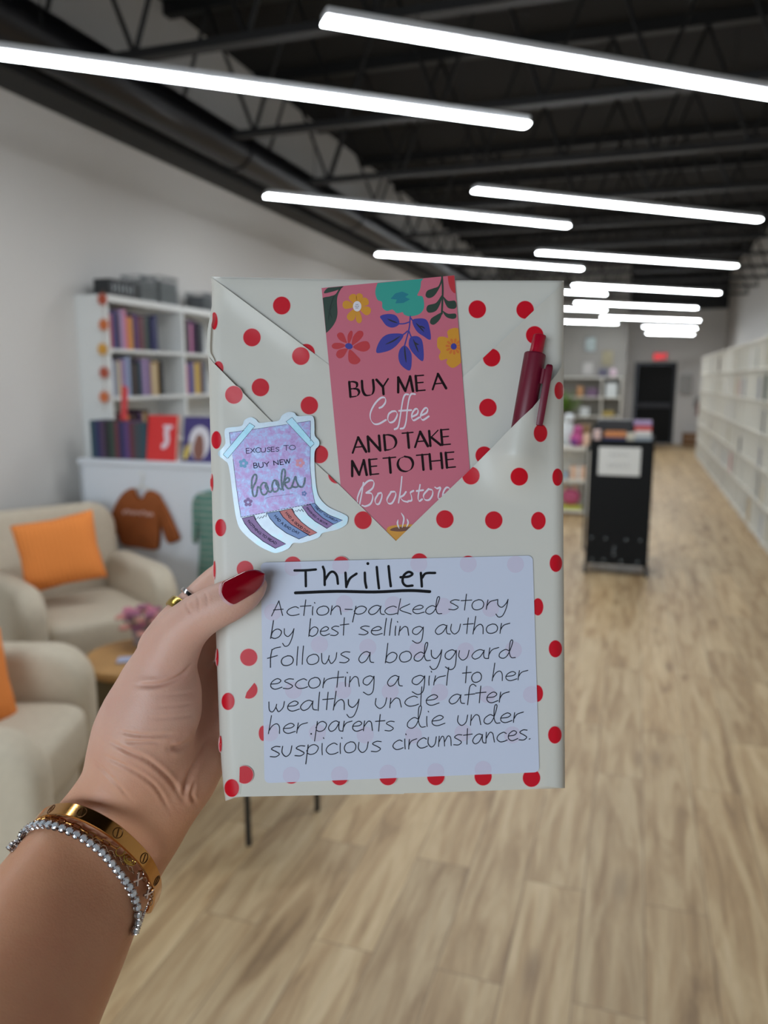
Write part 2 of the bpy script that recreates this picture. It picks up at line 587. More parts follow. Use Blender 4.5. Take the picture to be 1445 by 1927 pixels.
def shelf_books(y, z, names, where, group, h=(0.19, 0.235)):
    cnt = {}
    for c in names:
        cnt[c] = cnt.get(c, 0) + 1
    seen = {}
    for k, c in enumerate(names):
        t = random.uniform(0.028, 0.042)
        hh = random.uniform(*h)
        b = book_mesh(t, hh, random.uniform(0.13, 0.15), 'book', colour(c))
        b.location = (BX - random.uniform(0.01, 0.03), y + t / 2, z + 0.001)
        y += t + 0.0008
        seen[c] = seen.get(c, 0) + 1
        lab = '%s book %s' % (c, where)
        if cnt[c] > 1:
            lab = '%s book, %s %s one from the left %s' % (c, ORD[seen[c] - 1], c.split()[-1], where)
        tag(b, lab, 'book', group)
shelf_books(3.815, 1.755, ['red', 'blue', 'plum', 'lilac', 'pink', 'orange', 'mustard', 'purple', 'maroon', 'maroon', 'dark green', 'charcoal', 'navy', 'navy'],
            'on the top shelf of the white bookcase', 'books on the top shelf of the bookcase')
shelf_books(3.815, 1.475, ['pale blue', 'grey', 'beige', 'lilac', 'pale blue', 'black', 'brown', 'black', 'teal', 'lilac', 'dusty violet', 'tan', 'beige', 'tan', 'black'],
            'on the second shelf of the bookcase', 'books on the second shelf of the bookcase')
shelf_books(3.815, 1.19, ['brown', 'maroon', 'charcoal', 'orange', 'maroon', 'brown', 'black', 'plum', 'tan', 'brown'],
            'on the third shelf of the white bookcase', 'books on the third shelf of the bookcase', (0.17, 0.2))
shelf_books(4.585, 1.755, ['lilac', 'brown', 'purple', 'pink', 'plum', 'black', 'navy', 'charcoal'],
            'on the top shelf in the middle bay', 'books on the top shelf of the middle bay')
shelf_books(4.585, 1.475, ['pink', 'red', 'blue', 'dusty violet', 'yellow', 'tan', 'navy', 'teal'],
            'on the second shelf in the middle bay', 'books on the second shelf of the middle bay')

# things on top of the bookcase
cr = thing('letter_crate', 'small black crate with pale lettering on top of the bookcase', 'crate', (-2.99, 3.84, 2.061))
MB().b2((-3.05, 3.84, 2.061), (-2.94, 4.1, 2.155), 0.003, 1).build('body', mat('crate_black', (36, 38, 40), 0.6), cr, origin=cr.location)
q = MB()
for k in range(6):
    y = 3.87 + 0.036 * k
    q.b2((-2.9405, y, 2.085), (-2.9385, y + 0.007, 2.13))
    if k % 2:
        q.b2((-2.9405, y, 2.126), (-2.9385, y + 0.022, 2.131))
    else:
        q.b2((-2.9405, y, 2.1), (-2.9385, y + 0.02, 2.106))
q.build('lettering', mat('pale_lettering', (175, 182, 186), 0.6), cr, origin=cr.location)
wire_m = mat('wire_grey', (112, 116, 118), 0.4, 0.7)
def wire_basket(y, w, h, lab, m):
    t = thing('wire_basket', lab, 'basket', (-3.02, y, 2.061))
    q = MB()
    for z in (0.004, h * 0.5, h):
        q.tube([(-0.07, -w / 2, z), (0.08, -w / 2, z), (0.08, w / 2, z), (-0.07, w / 2, z)], 0.0035, 5, closed=True)
    for k in range(13):
        yy = -w / 2 + w * k / 12
        q.tube([(0.08, yy, 0.004), (0.08, yy, h)], 0.002, 4)
        q.tube([(-0.07, yy, 0.004), (-0.07, yy, h)], 0.002, 4)
    q.build('wire_frame', wire_m, t)
    MB().b2((-0.062, -w / 2 + 0.008, 0.008), (0.072, w / 2 - 0.008, h * 0.8)).build('lining', m, t)
wire_basket(4.235, 0.17, 0.15, 'shorter grey wire basket on top of the bookcase', mat('lining_a', (136, 138, 138), 0.8))
wire_basket(4.45, 0.2, 0.17, 'taller grey wire basket on top of the bookcase', mat('lining_b', (124, 128, 128), 0.8))
wire_basket(4.93, 0.12, 0.12, 'small dark wire basket on the bookcase beside the wrapped book', mat('lining_c', (98, 100, 102), 0.8))

# leaf garland along the front edge
gar = thing('leaf_garland', 'hanging garland of red, orange and yellow leaves on the bookcase edge', 'garland', (BX + 0.01, BY, 1.4))
MB().tube([at(194, 545, Y=3.76) , at(196, 775, Y=3.76)], 0.0012, 5).build('string', mat('garland_string', (150, 120, 90), 0.8), gar, origin=gar.location)
for k, (x, y, c) in enumerate([(193, 563, (168, 74, 48)), (195, 611, (196, 104, 54)), (193, 657, (206, 150, 58)), (196, 701, (170, 80, 58)), (196, 747, (200, 108, 62))]):
    p = at(x, y, Y=3.755)
    vs = [(p.x, p.y - 0.006, p.z)]
    for j in range(20):
        a = 2 * PI * j / 20
        r = 0.042 if j % 2 == 0 else 0.027
        vs.append((p.x + r * math.cos(a), p.y - 0.002, p.z + r * math.sin(a)))
    vs.append((p.x, p.y + 0.004, p.z))
    fs = [[0, 1 + j, 1 + (j + 1) % 20] for j in range(20)] + [[21, 1 + (j + 1) % 20, 1 + j] for j in range(20)]
    MB().add(vs, fs).build('leaf', mat('leaf_%d' % k, c, 0.7), gar, origin=gar.location)

# ------------------------------------------------------------------ white counter in front of the bookcase
CY = 3.53
CZ = 1.137
ct = thing('counter', 'white counter with books on top and small clothes hung on its front', 'counter', (-2.2, CY + 0.12, 0))
o = ct.location
cw = mat('counter_white', (212, 216, 222), 0.42)
MB().b2((-2.985, CY - 0.008, CZ - 0.03), (-1.2, CY + 0.243, CZ), 0.004, 1).build('countertop', cw, ct, origin=o)
MB().b2((-2.97, CY, 0.06), (-1.22, CY + 0.018, CZ - 0.03)).build('front_panel', cw, ct, origin=o)
for x in (-2.975, -1.235):
    MB().b2((x, CY + 0.0, 0), (x + 0.02, CY + 0.24, CZ - 0.03)).build('side_panel', cw, ct, origin=o)
MB().b2((-2.95, CY + 0.01, 0), (-1.24, CY + 0.03, 0.06)).build('plinth', cw, ct, origin=o)

row_c = ['teal', 'navy', 'plum', 'black', 'dark green', 'maroon', 'navy', 'purple', 'maroon', 'charcoal', 'teal']
xx = -2.925
seen = {}
for k, c in enumerate(row_c):
    t = 0.0315 if k < 9 else 0.04
    b = book_mesh(t, 0.212 - 0.001 * k, 0.15, 'hardback_book', colour(c))
    b.location = (xx + t / 2, CY + 0.045, CZ + 0.001)
    b.rotation_euler = (0, 0, -PI / 2)
    xx += t + 0.0006
    seen[c] = seen.get(c, 0) + 1
    lab = '%s hardback in the row of dark books on the white counter' % c
    if row_c.count(c) > 1:
        lab = '%s hardback, %s %s one from the left, on the white counter' % (c, ORD[seen[c] - 1], c)
    tag(b, lab, 'book', 'dark hardbacks on the white counter')

def facing_book(name, lab, x0, x1, h, m, art, lean=10):
    """book shown cover first, leaning back a little"""
    t = thing(name, lab, 'book', ((x0 + x1) / 2, CY + 0.03, CZ + 0.001))
    t.rotation_euler = (math.radians(-lean), 0, 0)
    w = x1 - x0
    q = MB()
    q.m = 0
    q.b2((-w / 2, 0, 0), (w / 2, 0.002, h)).b2((-w / 2, 0.024, 0), (w / 2, 0.026, h)).b2((-w / 2, 0.0, 0), (-w / 2 + 0.003, 0.026, h))
    q.m = 1
    q.b2((-w / 2 + 0.003, 0.002, 0.003), (w / 2 - 0.003, 0.024, h - 0.003))
    q.build('cover', [m, page_m], t)
    for nm, pts, c in art:
        P = catmull([(px * w, pz * h) for px, pz in pts], 5, closed=True)
        MB().add([(p.x, -0.0008, p.y) for p in P], [list(range(len(P)))[::-1]]).build(nm, mat('art_%s_%s' % (name, nm), c, 0.5), t)
    return t
facing_book('picture_book', 'bright red book with a white emblem shown cover first on the counter', -2.552, -2.365, 0.25, mat('cover_bright_red', (205, 44, 44), 0.4),
            [('emblem', [(0.02, 0.78), (0.34, 0.78), (0.3, 0.7), (0.22, 0.66), (0.26, 0.45), (0.18, 0.3), (0.02, 0.26), (0.0, 0.36), (0.1, 0.42), (0.06, 0.62), (0.08, 0.7)], (214, 196, 206))])
facing_book('picture_book', 'purple picture book with a pale disc shown cover first beside the red one', -2.325, -2.135, 0.245, mat('cover_violet', (62, 52, 110), 0.4),
            [('pale_disc', [(-0.3, 0.42), (-0.2, 0.7), (0.05, 0.8), (0.3, 0.68), (0.38, 0.4), (0.2, 0.1), (-0.1, 0.08)], (204, 200, 206)),
             ('warm_shape', [(-0.1, 0.5), (0.02, 0.62), (0.16, 0.52), (0.2, 0.2), (0.1, 0.05), (-0.06, 0.06), (-0.16, 0.25)], (128, 84, 72)),
             ('yellow_shape', [(-0.46, 0.2), (-0.3, 0.42), (-0.22, 0.4), (-0.3, 0.12), (-0.42, 0.04)], (196, 172, 84))])
# (the warm shape lies on the pale disc)
for ob in bpy.data.objects:
    if ob.name.startswith('warm_shape'):
        ob.location.y -= 0.0006
b = book_mesh(0.012, 0.2, 0.045, 'booklet', mat('cover_scarlet', (190, 40, 46), 0.4))
b.location = (-2.79, CY + 0.15, CZ + 0.214)
b.rotation_euler = (math.radians(6), math.radians(-16), math.radians(-90))
tag(b, 'narrow scarlet booklet leaning above the row of dark hardbacks', 'booklet')

# ------------------------------------------------------------------ clothes on the counter front
def puff(pts, depth, y0, inset=0.012):
    """outline (X,Z) on the plane y0 -> soft pillow-edged solid towards the viewer"""
    P = [Vector((p.x, p.z, 0)) for p in pts]
    c = sum(P, Vector()) / len(P)
    rings = [(0.0, 0.0), (0.0, depth * 0.55), (inset * 0.4, depth * 0.85), (inset, depth)]
    vs, fs = [], []
    n = len(P)
    for ins, d in rings:
        for p in P:
            v = c - p
            q_ = p + v.normalized() * min(ins, v.length * 0.5)
            vs.append((q_.x, y0 - d, q_.y))
    for k in range(len(rings) - 1):
        for j in range(n):
            fs.append([k * n + j, k * n + (j + 1) % n, (k + 1) * n + (j + 1) % n, (k + 1) * n + j])
    fs.append(list(range(n))[::-1])
    fs.append([(len(rings) - 1) * n + j for j in range(n)])
    return MB().add(vs, fs)
def zz(pts, y):
    return [at(190 + a / 6.568, 900 + b_ / 6.568, Y=y) for a, b_ in pts]
rust = mat('rust_jersey', (136, 70, 22), 0.85, bump=(160, 0.3, 0.002), vary=(14, 0.12))
sw = thing('sweatshirt', 'small rust brown sweatshirt with white lettering hung on the white counter', 'sweatshirt', (-2.55, CY, 0.6))
o = sw.location
Y0 = CY - 0.012
def cz(pts):
    return catmull([(p[0], p[1]) for p in pts], 4, True)
def trace(pts, y):
    return [at(190 + p.x / 6.568, 900 + p.y / 6.568, Y=y) for p in cz(pts)]
puff(trace([(250, 250), (330, 150), (410, 125), (470, 235), (540, 240), (590, 150), (680, 170), (760, 260), (745, 500), (735, 780), (690, 880), (480, 850), (270, 800), (235, 560)], Y0), 0.028, Y0).build('torso', rust, sw, True, origin=o)
puff(trace([(330, 150), (240, 240), (150, 420), (85, 640), (120, 670), (215, 700), (250, 560), (290, 330)], Y0 - 0.002), 0.022, Y0 - 0.002).build('sleeve', rust, sw, True, origin=o)
puff(trace([(660, 165), (760, 260), (850, 420), (930, 600), (985, 740), (940, 780), (850, 800), (790, 680), (720, 420)], Y0 - 0.002), 0.022, Y0 - 0.002).build('sleeve', rust, sw, True, origin=o)
MB().tube([at(190 + p.x / 6.568, 900 + p.y / 6.568, Y=Y0 - 0.024) for p in catmull([(410, 128), (440, 215), (505, 262), (560, 220), (595, 150)], 4)], 0.006, 6).build('collar', rust, sw, True, origin=o)
q = MB()
pts = catmull([(270, 400), (285, 445), (300, 400), (330, 395), (345, 445), (360, 405), (385, 420), (400, 450), (420, 405), (440, 440), (470, 415), (490, 455), (510, 410), (540, 420), (555, 465), (580, 425), (600, 470), (625, 430), (640, 470)], 3)
q.tube([at(190 + p.x / 6.568, 900 + p.y / 6.568, Y=Y0 - 0.029) for p in pts], 0.0042, 5)
q.build('lettering', mat('sweater_print', (196, 160, 150), 0.7), sw, origin=o)
hg = MB()
hg.tube(zz([(340, 175), (500, 95), (670, 185)], Y0 - 0.008), 0.0045, 6)
hg.tube(zz([(500, 95), (505, 40), (520, -20), (500, -70), (470, -60)], Y0 - 0.008), 0.003, 6)
tag(hg.build('clothes_hanger', mat('hanger_white', (214, 212, 200), 0.5)), 'pale clothes hanger holding the rust brown sweatshirt', 'hanger')

def stripes(name, a, b_, scale):
    m = bpy.data.materials.new(name)
    m.use_nodes = True
    q = NT(m)
    tc = q.n('ShaderNodeTexCoord')
    wv = q.n('ShaderNodeTexWave', bands_direction='Z', i_Scale=scale, i_Distortion=1.5, i_Detail=2.0)
    wv.inputs['Detail Scale'].default_value = 2.0
    q.l(tc, 'Object', wv, 'Vector')
    r = q.ramp([(0.62, s2l(a)), (0.9, s2l(b_))])
    q.l(wv, 'Fac', r, 'Fac')
    q.l(r, 'Color', q.b, 'Base Color')
    q.b.inputs['Roughness'].default_value = 0.85
    return m
gsm = stripes('green_stripes', (62, 120, 108), (150, 152, 140), 9.0)
gr = thing('striped_romper', 'green striped small garment hung on the counter beside the wrapped book', 'garment', (-2.1, CY, 0.5))
o = gr.location
puff(trace([(1215, 260), (1260, 180), (1340, 150), (1460, 150), (1560, 190), (1600, 300), (1570, 700), (1600, 1300), (1460, 1320), (1420, 1000), (1390, 1310), (1230, 1300), (1235, 800)], Y0), 0.025, Y0).build('torso', gsm, gr, True, origin=o)
puff(trace([(1250, 180), (1160, 240), (1140, 400), (1145, 620), (1150, 780), (1190, 785), (1210, 600), (1240, 400)], Y0 - 0.001), 0.02, Y0 - 0.001).build('sleeve', gsm, gr, True, origin=o)

# ------------------------------------------------------------------ armchairs
boucle = mat('cream_boucle', (198, 186, 166), 0.95, bump=(220, 0.5, 0.003), vary=(40, 0.04))
def armchair(lab, loc, rz):
    t = thing('armchair', lab, 'armchair', loc, math.radians(rz), 'cream armchairs')
    M0 = lambda x, y, z: Matrix.Translation((x, y, z))
    MB().b2((-0.3, -0.33, 0.1), (0.3, 0.3, 0.3), 0.04, 3).build('seat_base', boucle, t, True)
    MB().lathe([(0.2, 0.0), (0.24, 0.02), (0.24, 0.1)], 28).build('swivel_base', mat('chair_base', (60, 56, 50), 0.6), t, True)
    MB().superq((0, -0.09, 0.40), (0.56, 0.62, 0.21), 0.35, 40, 20).build('seat_cushion', boucle, t, 60)
    b = rslab(0.74, 0.81, 0.15, (0.05, 0.14, 0.14, 0.05), 0.05)
    q = MB().bm(b, Matrix.Translation((0, 0.31, 0.12)) @ Matrix.Rotation(math.radians(-9), 4, 'X') @ Matrix.Rotation(PI / 2, 4, 'Z'))
    q.build('backrest', boucle, t, 60)
    for s in (-1, 1):
        b = rslab(0.68, 0.57, 0.13, (0.05, 0.14, 0.1, 0.16), 0.045)
        MB().bm(b, M0(s * 0.33, -0.03, 0.1) @ Matrix.Rotation(PI, 4, 'Z')).build('armrest', boucle, t, 60)
    return t
armchair('cream armchair beside the white counter, orange cushion on its seat', (-2.57, 2.98, 0), 60).scale = (0.94, 0.94, 1.0)
ch2 = armchair('cream armchair at the left edge in front of the wooden side table', (-2.01, 1.65, 0), 108)
for c_ in ch2.children:
    if c_.name.startswith('armrest') and c_.data.vertices[0].co.x < 0:
        c_.location.y -= 0.13

def rib_mat(name, rgb):
    m = mat(name, rgb, 0.95)
    q = NT(m)
    tc = q.n('ShaderNodeTexCoord')
    wv = q.n('ShaderNodeTexWave', bands_direction='X', i_Scale=16.0, i_Distortion=2.0, i_Detail=2.0)
    q.l(tc, 'Object', wv, 'Vector')
    nz = q.n('ShaderNodeTexNoise', i_Scale=90.0)
    q.l(tc, 'Object', nz, 'Vector')
    ad = q.n('ShaderNodeMath', operation='ADD')
    q.l(wv, 'Fac', ad, 0)
    q.l(nz, 'Fac', ad, 1)
    bn = q.n('ShaderNodeBump', i_Strength=0.6, i_Distance=0.006)
    q.l(ad, 'Value', bn, 'Height')
    q.l(bn, 'Normal', q.b, 'Normal')
    return m
orange = rib_mat('orange_knit', (238, 140, 66))
def cushion(lab, c, yaw, tilt, roll, w, h, d=0.13):
    n = 22
    vs, fs = [], []
    for side in (1, -1):
        for i in range(n + 1):
            for j in range(n + 1):
                u, v = i / n * 2 - 1, j / n * 2 - 1
                e = max(0.0, (1 - u ** 4) * (1 - v ** 4)) ** 0.55
                pin = 1 - 0.07 * (1 - abs(u)) * abs(v) ** 2 - 0.0
                pin2 = 1 - 0.07 * (1 - abs(v)) * abs(u) ** 2
                vs.append((u * w / 2 * pin2, -side * d / 2 * e, v * h / 2 * pin))
    N = (n + 1) ** 2
    for s in (0, 1):
        for i in range(n):
            for j in range(n):
                a = s * N + i * (n + 1) + j
                fs.append([a, a + 1, a + n + 2, a + n + 1])
    o_ = MB().add(vs, fs).build('cushion', orange, None, 60, origin=(0, 0, 0))
    o_.matrix_world = Matrix.Translation(c) @ Matrix.Rotation(math.radians(yaw), 4, 'Z') @ Matrix.Rotation(math.radians(tilt), 4, 'X') @ Matrix.Rotation(math.radians(roll), 4, 'Y')
    tag(o_, lab, 'cushion', 'orange cushions on the cream armchairs')
cushion('square orange ribbed cushion leaning in the armchair beside the white counter', at(112, 1038, Y=2.88), 37, -14, -9, 0.37, 0.335)
cushion('orange cushion on the armchair at the left edge of the photo', at(-90, 1305, Y=1.7), 75, -14, 0, 0.38, 0.32)

# side table with flowers
oak = mat('honey_wood', (178, 136, 84), 0.5, vary=(9, 0.15))
stc = at(260, 1232, Z=0.49)
st = thing('side_table', 'round honey wood side table behind the raised hand', 'side table', (stc.x, stc.y, 0))
MB().lathe([(0.0, 0.455), (0.205, 0.455), (0.212, 0.462), (0.212, 0.483), (0.205, 0.49), (0.0, 0.49)], 40).build('tabletop', oak, st, 30)
MB().lathe([(0.17, 0.0), (0.19, 0.02), (0.19, 0.455)], 40).build('drum_base', mat('drum_olive', (104, 92, 66), 0.7), st, 30)
fvp = at(268, 1212, Z=0.49)
fv = thing('flower_vase', 'clear vase of small pink and peach flowers on the wooden side table', 'vase', (fvp.x, fvp.y, 0.491))
MB().lathe([(0.032, 0.0), (0.036, 0.004), (0.042, 0.05), (0.036, 0.085), (0.033, 0.085), (0.038, 0.05), (0.032, 0.006), (0.0, 0.006)], 20).build('vase', mat('vase_glass', (225, 215, 222), 0.1, trans=0.7), fv, True)
stem = MB()
rr = random.Random(3)
for k in range(30):
    a, r_ = rr.uniform(0, 2 * PI), 0.085 * math.sqrt(rr.random())
    x, y, z = r_ * math.cos(a), r_ * math.sin(a), rr.uniform(0.09, 0.17) - r_ * 0.3
    stem.tube([(x * 0.2, y * 0.2, 0.02), (x * 0.6, y * 0.6, 0.08), (x, y, z)], 0.0015, 4)
    fl = MB()
    for j in range(6):
        b_ = 2 * PI * j / 6
        fl.superq((x + 0.014 * math.cos(b_), y + 0.014 * math.sin(b_), z), (0.022, 0.022, 0.014), 1.0, 7, 4)
    fl.superq((x, y, z + 0.005), (0.018, 0.018, 0.016), 1.0, 7, 4)
    fl.build('blossom', mat('petal_%d' % (k % 3), [(186, 112, 132), (200, 142, 130), (150, 92, 116)][k % 3], 0.8), fv, True)
stem.build('stems', mat('stem_green', (110, 112, 84), 0.8), fv)
cp = at(246, 1243, Z=0.49)
q = MB().box((0, 0, 0.004), (0.1, 0.06, 0.006), 0.001, 1).build('leaflet', mat('leaflet_blue', (170, 178, 206), 0.5), None, origin=(0, 0, 0))
q.location = (cp.x, cp.y, 0.4905)
q.rotation_euler = (0, 0, 0.5)
tag(q, 'small pale blue leaflet lying on the wooden side table', 'leaflet')

# low three legged table behind the book: two of its legs show
lt = thing('low_table', 'low round table with thin black legs, mostly behind the wrapped book', 'table', (-1.19, 2.33, 0))
for p in (at(468, 1590, Z=0), at(597, 1525, Z=0), Vector((-1.33, 2.52, 0))):
    MB().tube([(p.x, p.y, 0.0), (p.x, p.y, 0.43)], 0.0105, 10).build('leg', mat('leg_black', (16, 15, 14), 0.5), lt, True, origin=lt.location)
MB().lathe([(0.0, 0.43), (0.235, 0.43), (0.24, 0.44), (0.24, 0.455), (0.0, 0.46)], 36).build('tabletop', mat('tabletop_beige', (190, 172, 142), 0.5), lt, 30)

# ------------------------------------------------------------------ white cubby shelving along the right wall
SX, SY0, SW, SD = 1.2, 6.3, 0.8, 0.33
rows_z = [0.05, 0.375, 0.705, 1.035, 1.365, 1.69, 2.0]
proto = None
for k in range(13):
    lab = 'white cubby shelf unit on the right, %s one from the near end' % ORD[k]
    if proto is None:
        proto = thing('shelf_unit', lab, 'shelf unit', (SX, SY0, 0), 0, 'white cubby shelf units along the right wall')
        for y in (0.0, SW - 0.016):
            MB().b2((0, y, 0), (SD, y + 0.016, 2.01)).build('side_panel', cream_m, proto)
        MB().b2((0.004, SW / 2 - 0.008, 0.05), (SD, SW / 2 + 0.008, 1.99)).build('divider', cream_m, proto)
        for z in rows_z:
            MB().b2((0.002, 0.016, z - 0.016), (SD, SW - 0.016, z)).build('shelf', cream_m, proto)
        MB().b2((SD - 0.005, 0.016, 0.05), (SD, SW - 0.016, 2.0)).build('back_panel', cream_m, proto)
        MB().b2((0.02, 0.016, 0), (0.035, SW - 0.016, 0.034)).build('plinth', cream_m, proto)
    else:
        o = copy_tree(proto)
        o.location = (SX, SY0 + k * SW, 0)
        o['label'] = lab
rr = random.Random(11)
pal = ['cream', 'white', 'white', 'cream', 'beige', 'grey', 'pale blue', 'rose', 'light blue', 'charcoal', 'brown', 'dark green', 'cream', 'white', 'tan']
rown = ['bottom', 'second lowest', 'third lowest', 'fourth lowest', 'fifth lowest', 'top']
made = {}
for k in range(13):
    for r in range(6):
        for h_ in range(2):
            if rr.random() < 0.3:
                continue
            y = SY0 + k * SW + h_ * SW / 2 + 0.03
            c = pal[rr.randrange(len(pal))]
            t = rr.uniform(0.05, 0.16)
            y += rr.uniform(0, 0.3 - t)
            key = (c, h_)
            hh = rr.uniform(0.18, 0.26)
            pk = (c, round(t, 2), round(hh, 2))
            nm = 'boxed_set' if t > 0.09 else 'book'
            b = book_mesh(t, hh, 0.15, nm, colour(c))
            b.location = (SX + 0.006 + rr.uniform(0, 0.03), y + t / 2, rows_z[r] + 0.001)
            b.rotation_euler = (0, 0, PI)
            tag(b, '%s %s on the %s shelf, %s half of the %s right-hand unit' % (c, 'boxed set' if t > 0.09 else 'book', rown[r], ('near', 'far')[h_], ORD[k]), 'book', 'books in the white cubby shelves on the right')

# ------------------------------------------------------------------ black rolling cart with sale books
cl, cr_ = at(1097, 1078, Z=0.0), at(1219, 1087, Z=0.0)
axx = (cr_ - cl)
cwid = axx.length - 0.02
rz = math.atan2(axx.y, axx.x)
mid = (cl + cr_) / 2
cart = thing('rolling_cart', 'black rolling book cart with a white sign on the wooden floor', 'cart', mid, rz)
cb = mat('cart_black', (7, 8, 10), 0.55, spec=0.2)
hw = cwid / 2
MB().b2((-hw, 0, 0.085), (hw, 0.42, 1.085), 0.006, 1).build('body', cb, cart)
q = MB()
q.b2((-hw, 0.0, 1.085), (hw, 0.012, 1.1)).b2((-hw, 0.408, 1.085), (hw, 0.42, 1.2)).b2((-hw, 0.012, 1.085), (-hw + 0.012, 0.408, 1.12)).b2((hw - 0.012, 0.012, 1.085), (hw, 0.408, 1.12))
q.build('tray_rim', cb, cart)
MB().tube([(-hw - 0.02, 0.02, 0.2), (-hw - 0.02, 0.02, 1.05)], 0.009, 8).tube([(-hw - 0.02, 0.02, 0.2), (-hw, 0.02, 0.2)], 0.009, 8).tube([(-hw - 0.02, 0.02, 1.05), (-hw, 0.02, 1.05)], 0.009, 8).build('side_handle', mat('cart_rail', (70, 74, 72), 0.4, 0.5), cart, True)
for zz_, xs in ((0.30, (-0.2, -0.09, 0.07, 0.18)), (0.12, (-0.19, -0.1, 0.04, 0.17)), (0.2, (-0.02,)), (0.23, (-0.02,)), (0.17, (-0.02,))):
    for x in xs:
        rv = MB().lathe([(0.0, 0.0), (0.006, 0.001), (0.007, 0.003)], 8).build('rivet', mat('rivet_steel', (150, 154, 156), 0.25, 0.9), cart)
        rv.location = (x, -0.003, zz_)
        rv.rotation_euler = (-PI / 2, 0, 0)
for x in (-hw + 0.005, hw - 0.005):
    for y in (0.0, 0.39):
        q = MB().tube([(x - 0.011, y, 0.032), (x + 0.011, y, 0.032)], 0.032, 16)
        cst = q.build('caster', mat('caster_grey', (52, 52, 52), 0.5), cart, True)
        MB().b2((x - 0.016, y - 0.012, 0.03), (x - 0.012, y + 0.012, 0.088)).b2((x + 0.012, y - 0.012, 0.03), (x + 0.016, y + 0.012, 0.088)).b2((x - 0.016, y - 0.012, 0.076), (x + 0.016, y + 0.012, 0.088)).build('caster_fork', cb, cst)
sg = MB().b2((-0.175, -0.004, 0.82), (0.145, -0.0005, 1.045)).build('paper_sign', mat('sign_paper', (216, 216, 212), 0.6), cart)
tag(sg, 'white paper sign with two rows of faint writing')
q = MB()
def sign_row(z, h, x0, x1, n):
    for k in range(n):
        x = x0 + (x1 - x0) * k / n
        w_ = (x1 - x0) / n * 0.55
        q.tube([(x, -0.0046, z + h), (x + w_ * 0.2, -0.0046, z), (x + w_ * 0.7, -0.0046, z + h * 0.8), (x + w_, -0.0046, z + h * 0.1)], 0.0016, 4)
sign_row(0.97, 0.035, -0.085, 0.065, 4)
sign_row(0.88, 0.04, -0.1, 0.08, 5)
q.build('handwriting', mat('sign_ink', (70, 70, 72), 0.6), sg)

def lying(name, lab, cat, c, size, rz_, m, z, group='books lying in the cart tray', tilt=0.0):
    o_ = MB()
    o_.m = 0
    o_.box((0, 0, size[2] - 0.0015), (size[0], size[1], 0.003)).box((0, 0, 0.0015), (size[0], size[1], 0.003)).box((0, -size[1] / 2 + 0.0015, size[2] / 2), (size[0], 0.003, size[2]))
    o_.m = 1
    o_.box((0, 0.001, size[2] / 2), (size[0] - 0.008, size[1] - 0.006, size[2] - 0.006))
    ob = o_.build(name, [m, page_m], None, origin=(0, 0, 0))
    Mx = Matrix.Translation(mid) @ Matrix.Rotation(rz, 4, 'Z') @ Matrix.Translation((c[0], c[1], z)) @ Matrix.Rotation(rz_, 4, 'Z') @ Matrix.Rotation(tilt, 4, 'X')
    ob.matrix_world = Mx
    tag(ob, lab, cat, group)
TZ = 1.0865
lying('book', 'navy book under the orange book in the black cart', 'book', (-0.06, 0.11, 0), (0.17, 0.18, 0.035), 0.0, colour('navy'), TZ)
lying('book', 'orange book lying in the black cart', 'book', (-0.055, 0.11, 0), (0.165, 0.17, 0.04), 0.0, mat('cover_amber', (196, 118, 54), 0.4), TZ + 0.0355)
lying('book', 'cream book beside the orange one in the black cart', 'book', (0.062, 0.11, 0), (0.06, 0.17, 0.065), 0.0, colour('cream'), TZ)
lying('book', 'pale pink book at the near left corner of the black cart', 'book', (-0.195, 0.1, 0), (0.055, 0.14, 0.085), 0.0, mat('cover_blush', (212, 180, 172), 0.5), TZ)
lying('book', 'grey book under the white book in the black cart', 'book', (0.155, 0.1, 0), (0.13, 0.16, 0.045), 0.0, mat('cover_pale_grey', (150, 158, 164), 0.5), TZ)
lying('book', 'white book lying near the front of the black cart', 'book', (0.155, 0.1, 0), (0.12, 0.15, 0.035), 0.0, colour('white'), TZ + 0.0455)
lying('book', 'red book behind the white one in the black cart', 'book', (0.155, 0.26, 0), (0.13, 0.13, 0.12), 0.0, mat('cover_tomato', (190, 70, 56), 0.5), TZ)
lying('book', 'lilac book on the red one in the black cart', 'book', (0.15, 0.265, 0), (0.14, 0.1, 0.04), 0.0, colour('lilac'), TZ + 0.1205)
lying('box', 'black box at the back of the cart tray', 'box', (-0.07, 0.305, 0), (0.28, 0.17, 0.16), 0.0, mat('box_black', (20, 21, 25), 0.5), TZ, 'boxes in the cart')

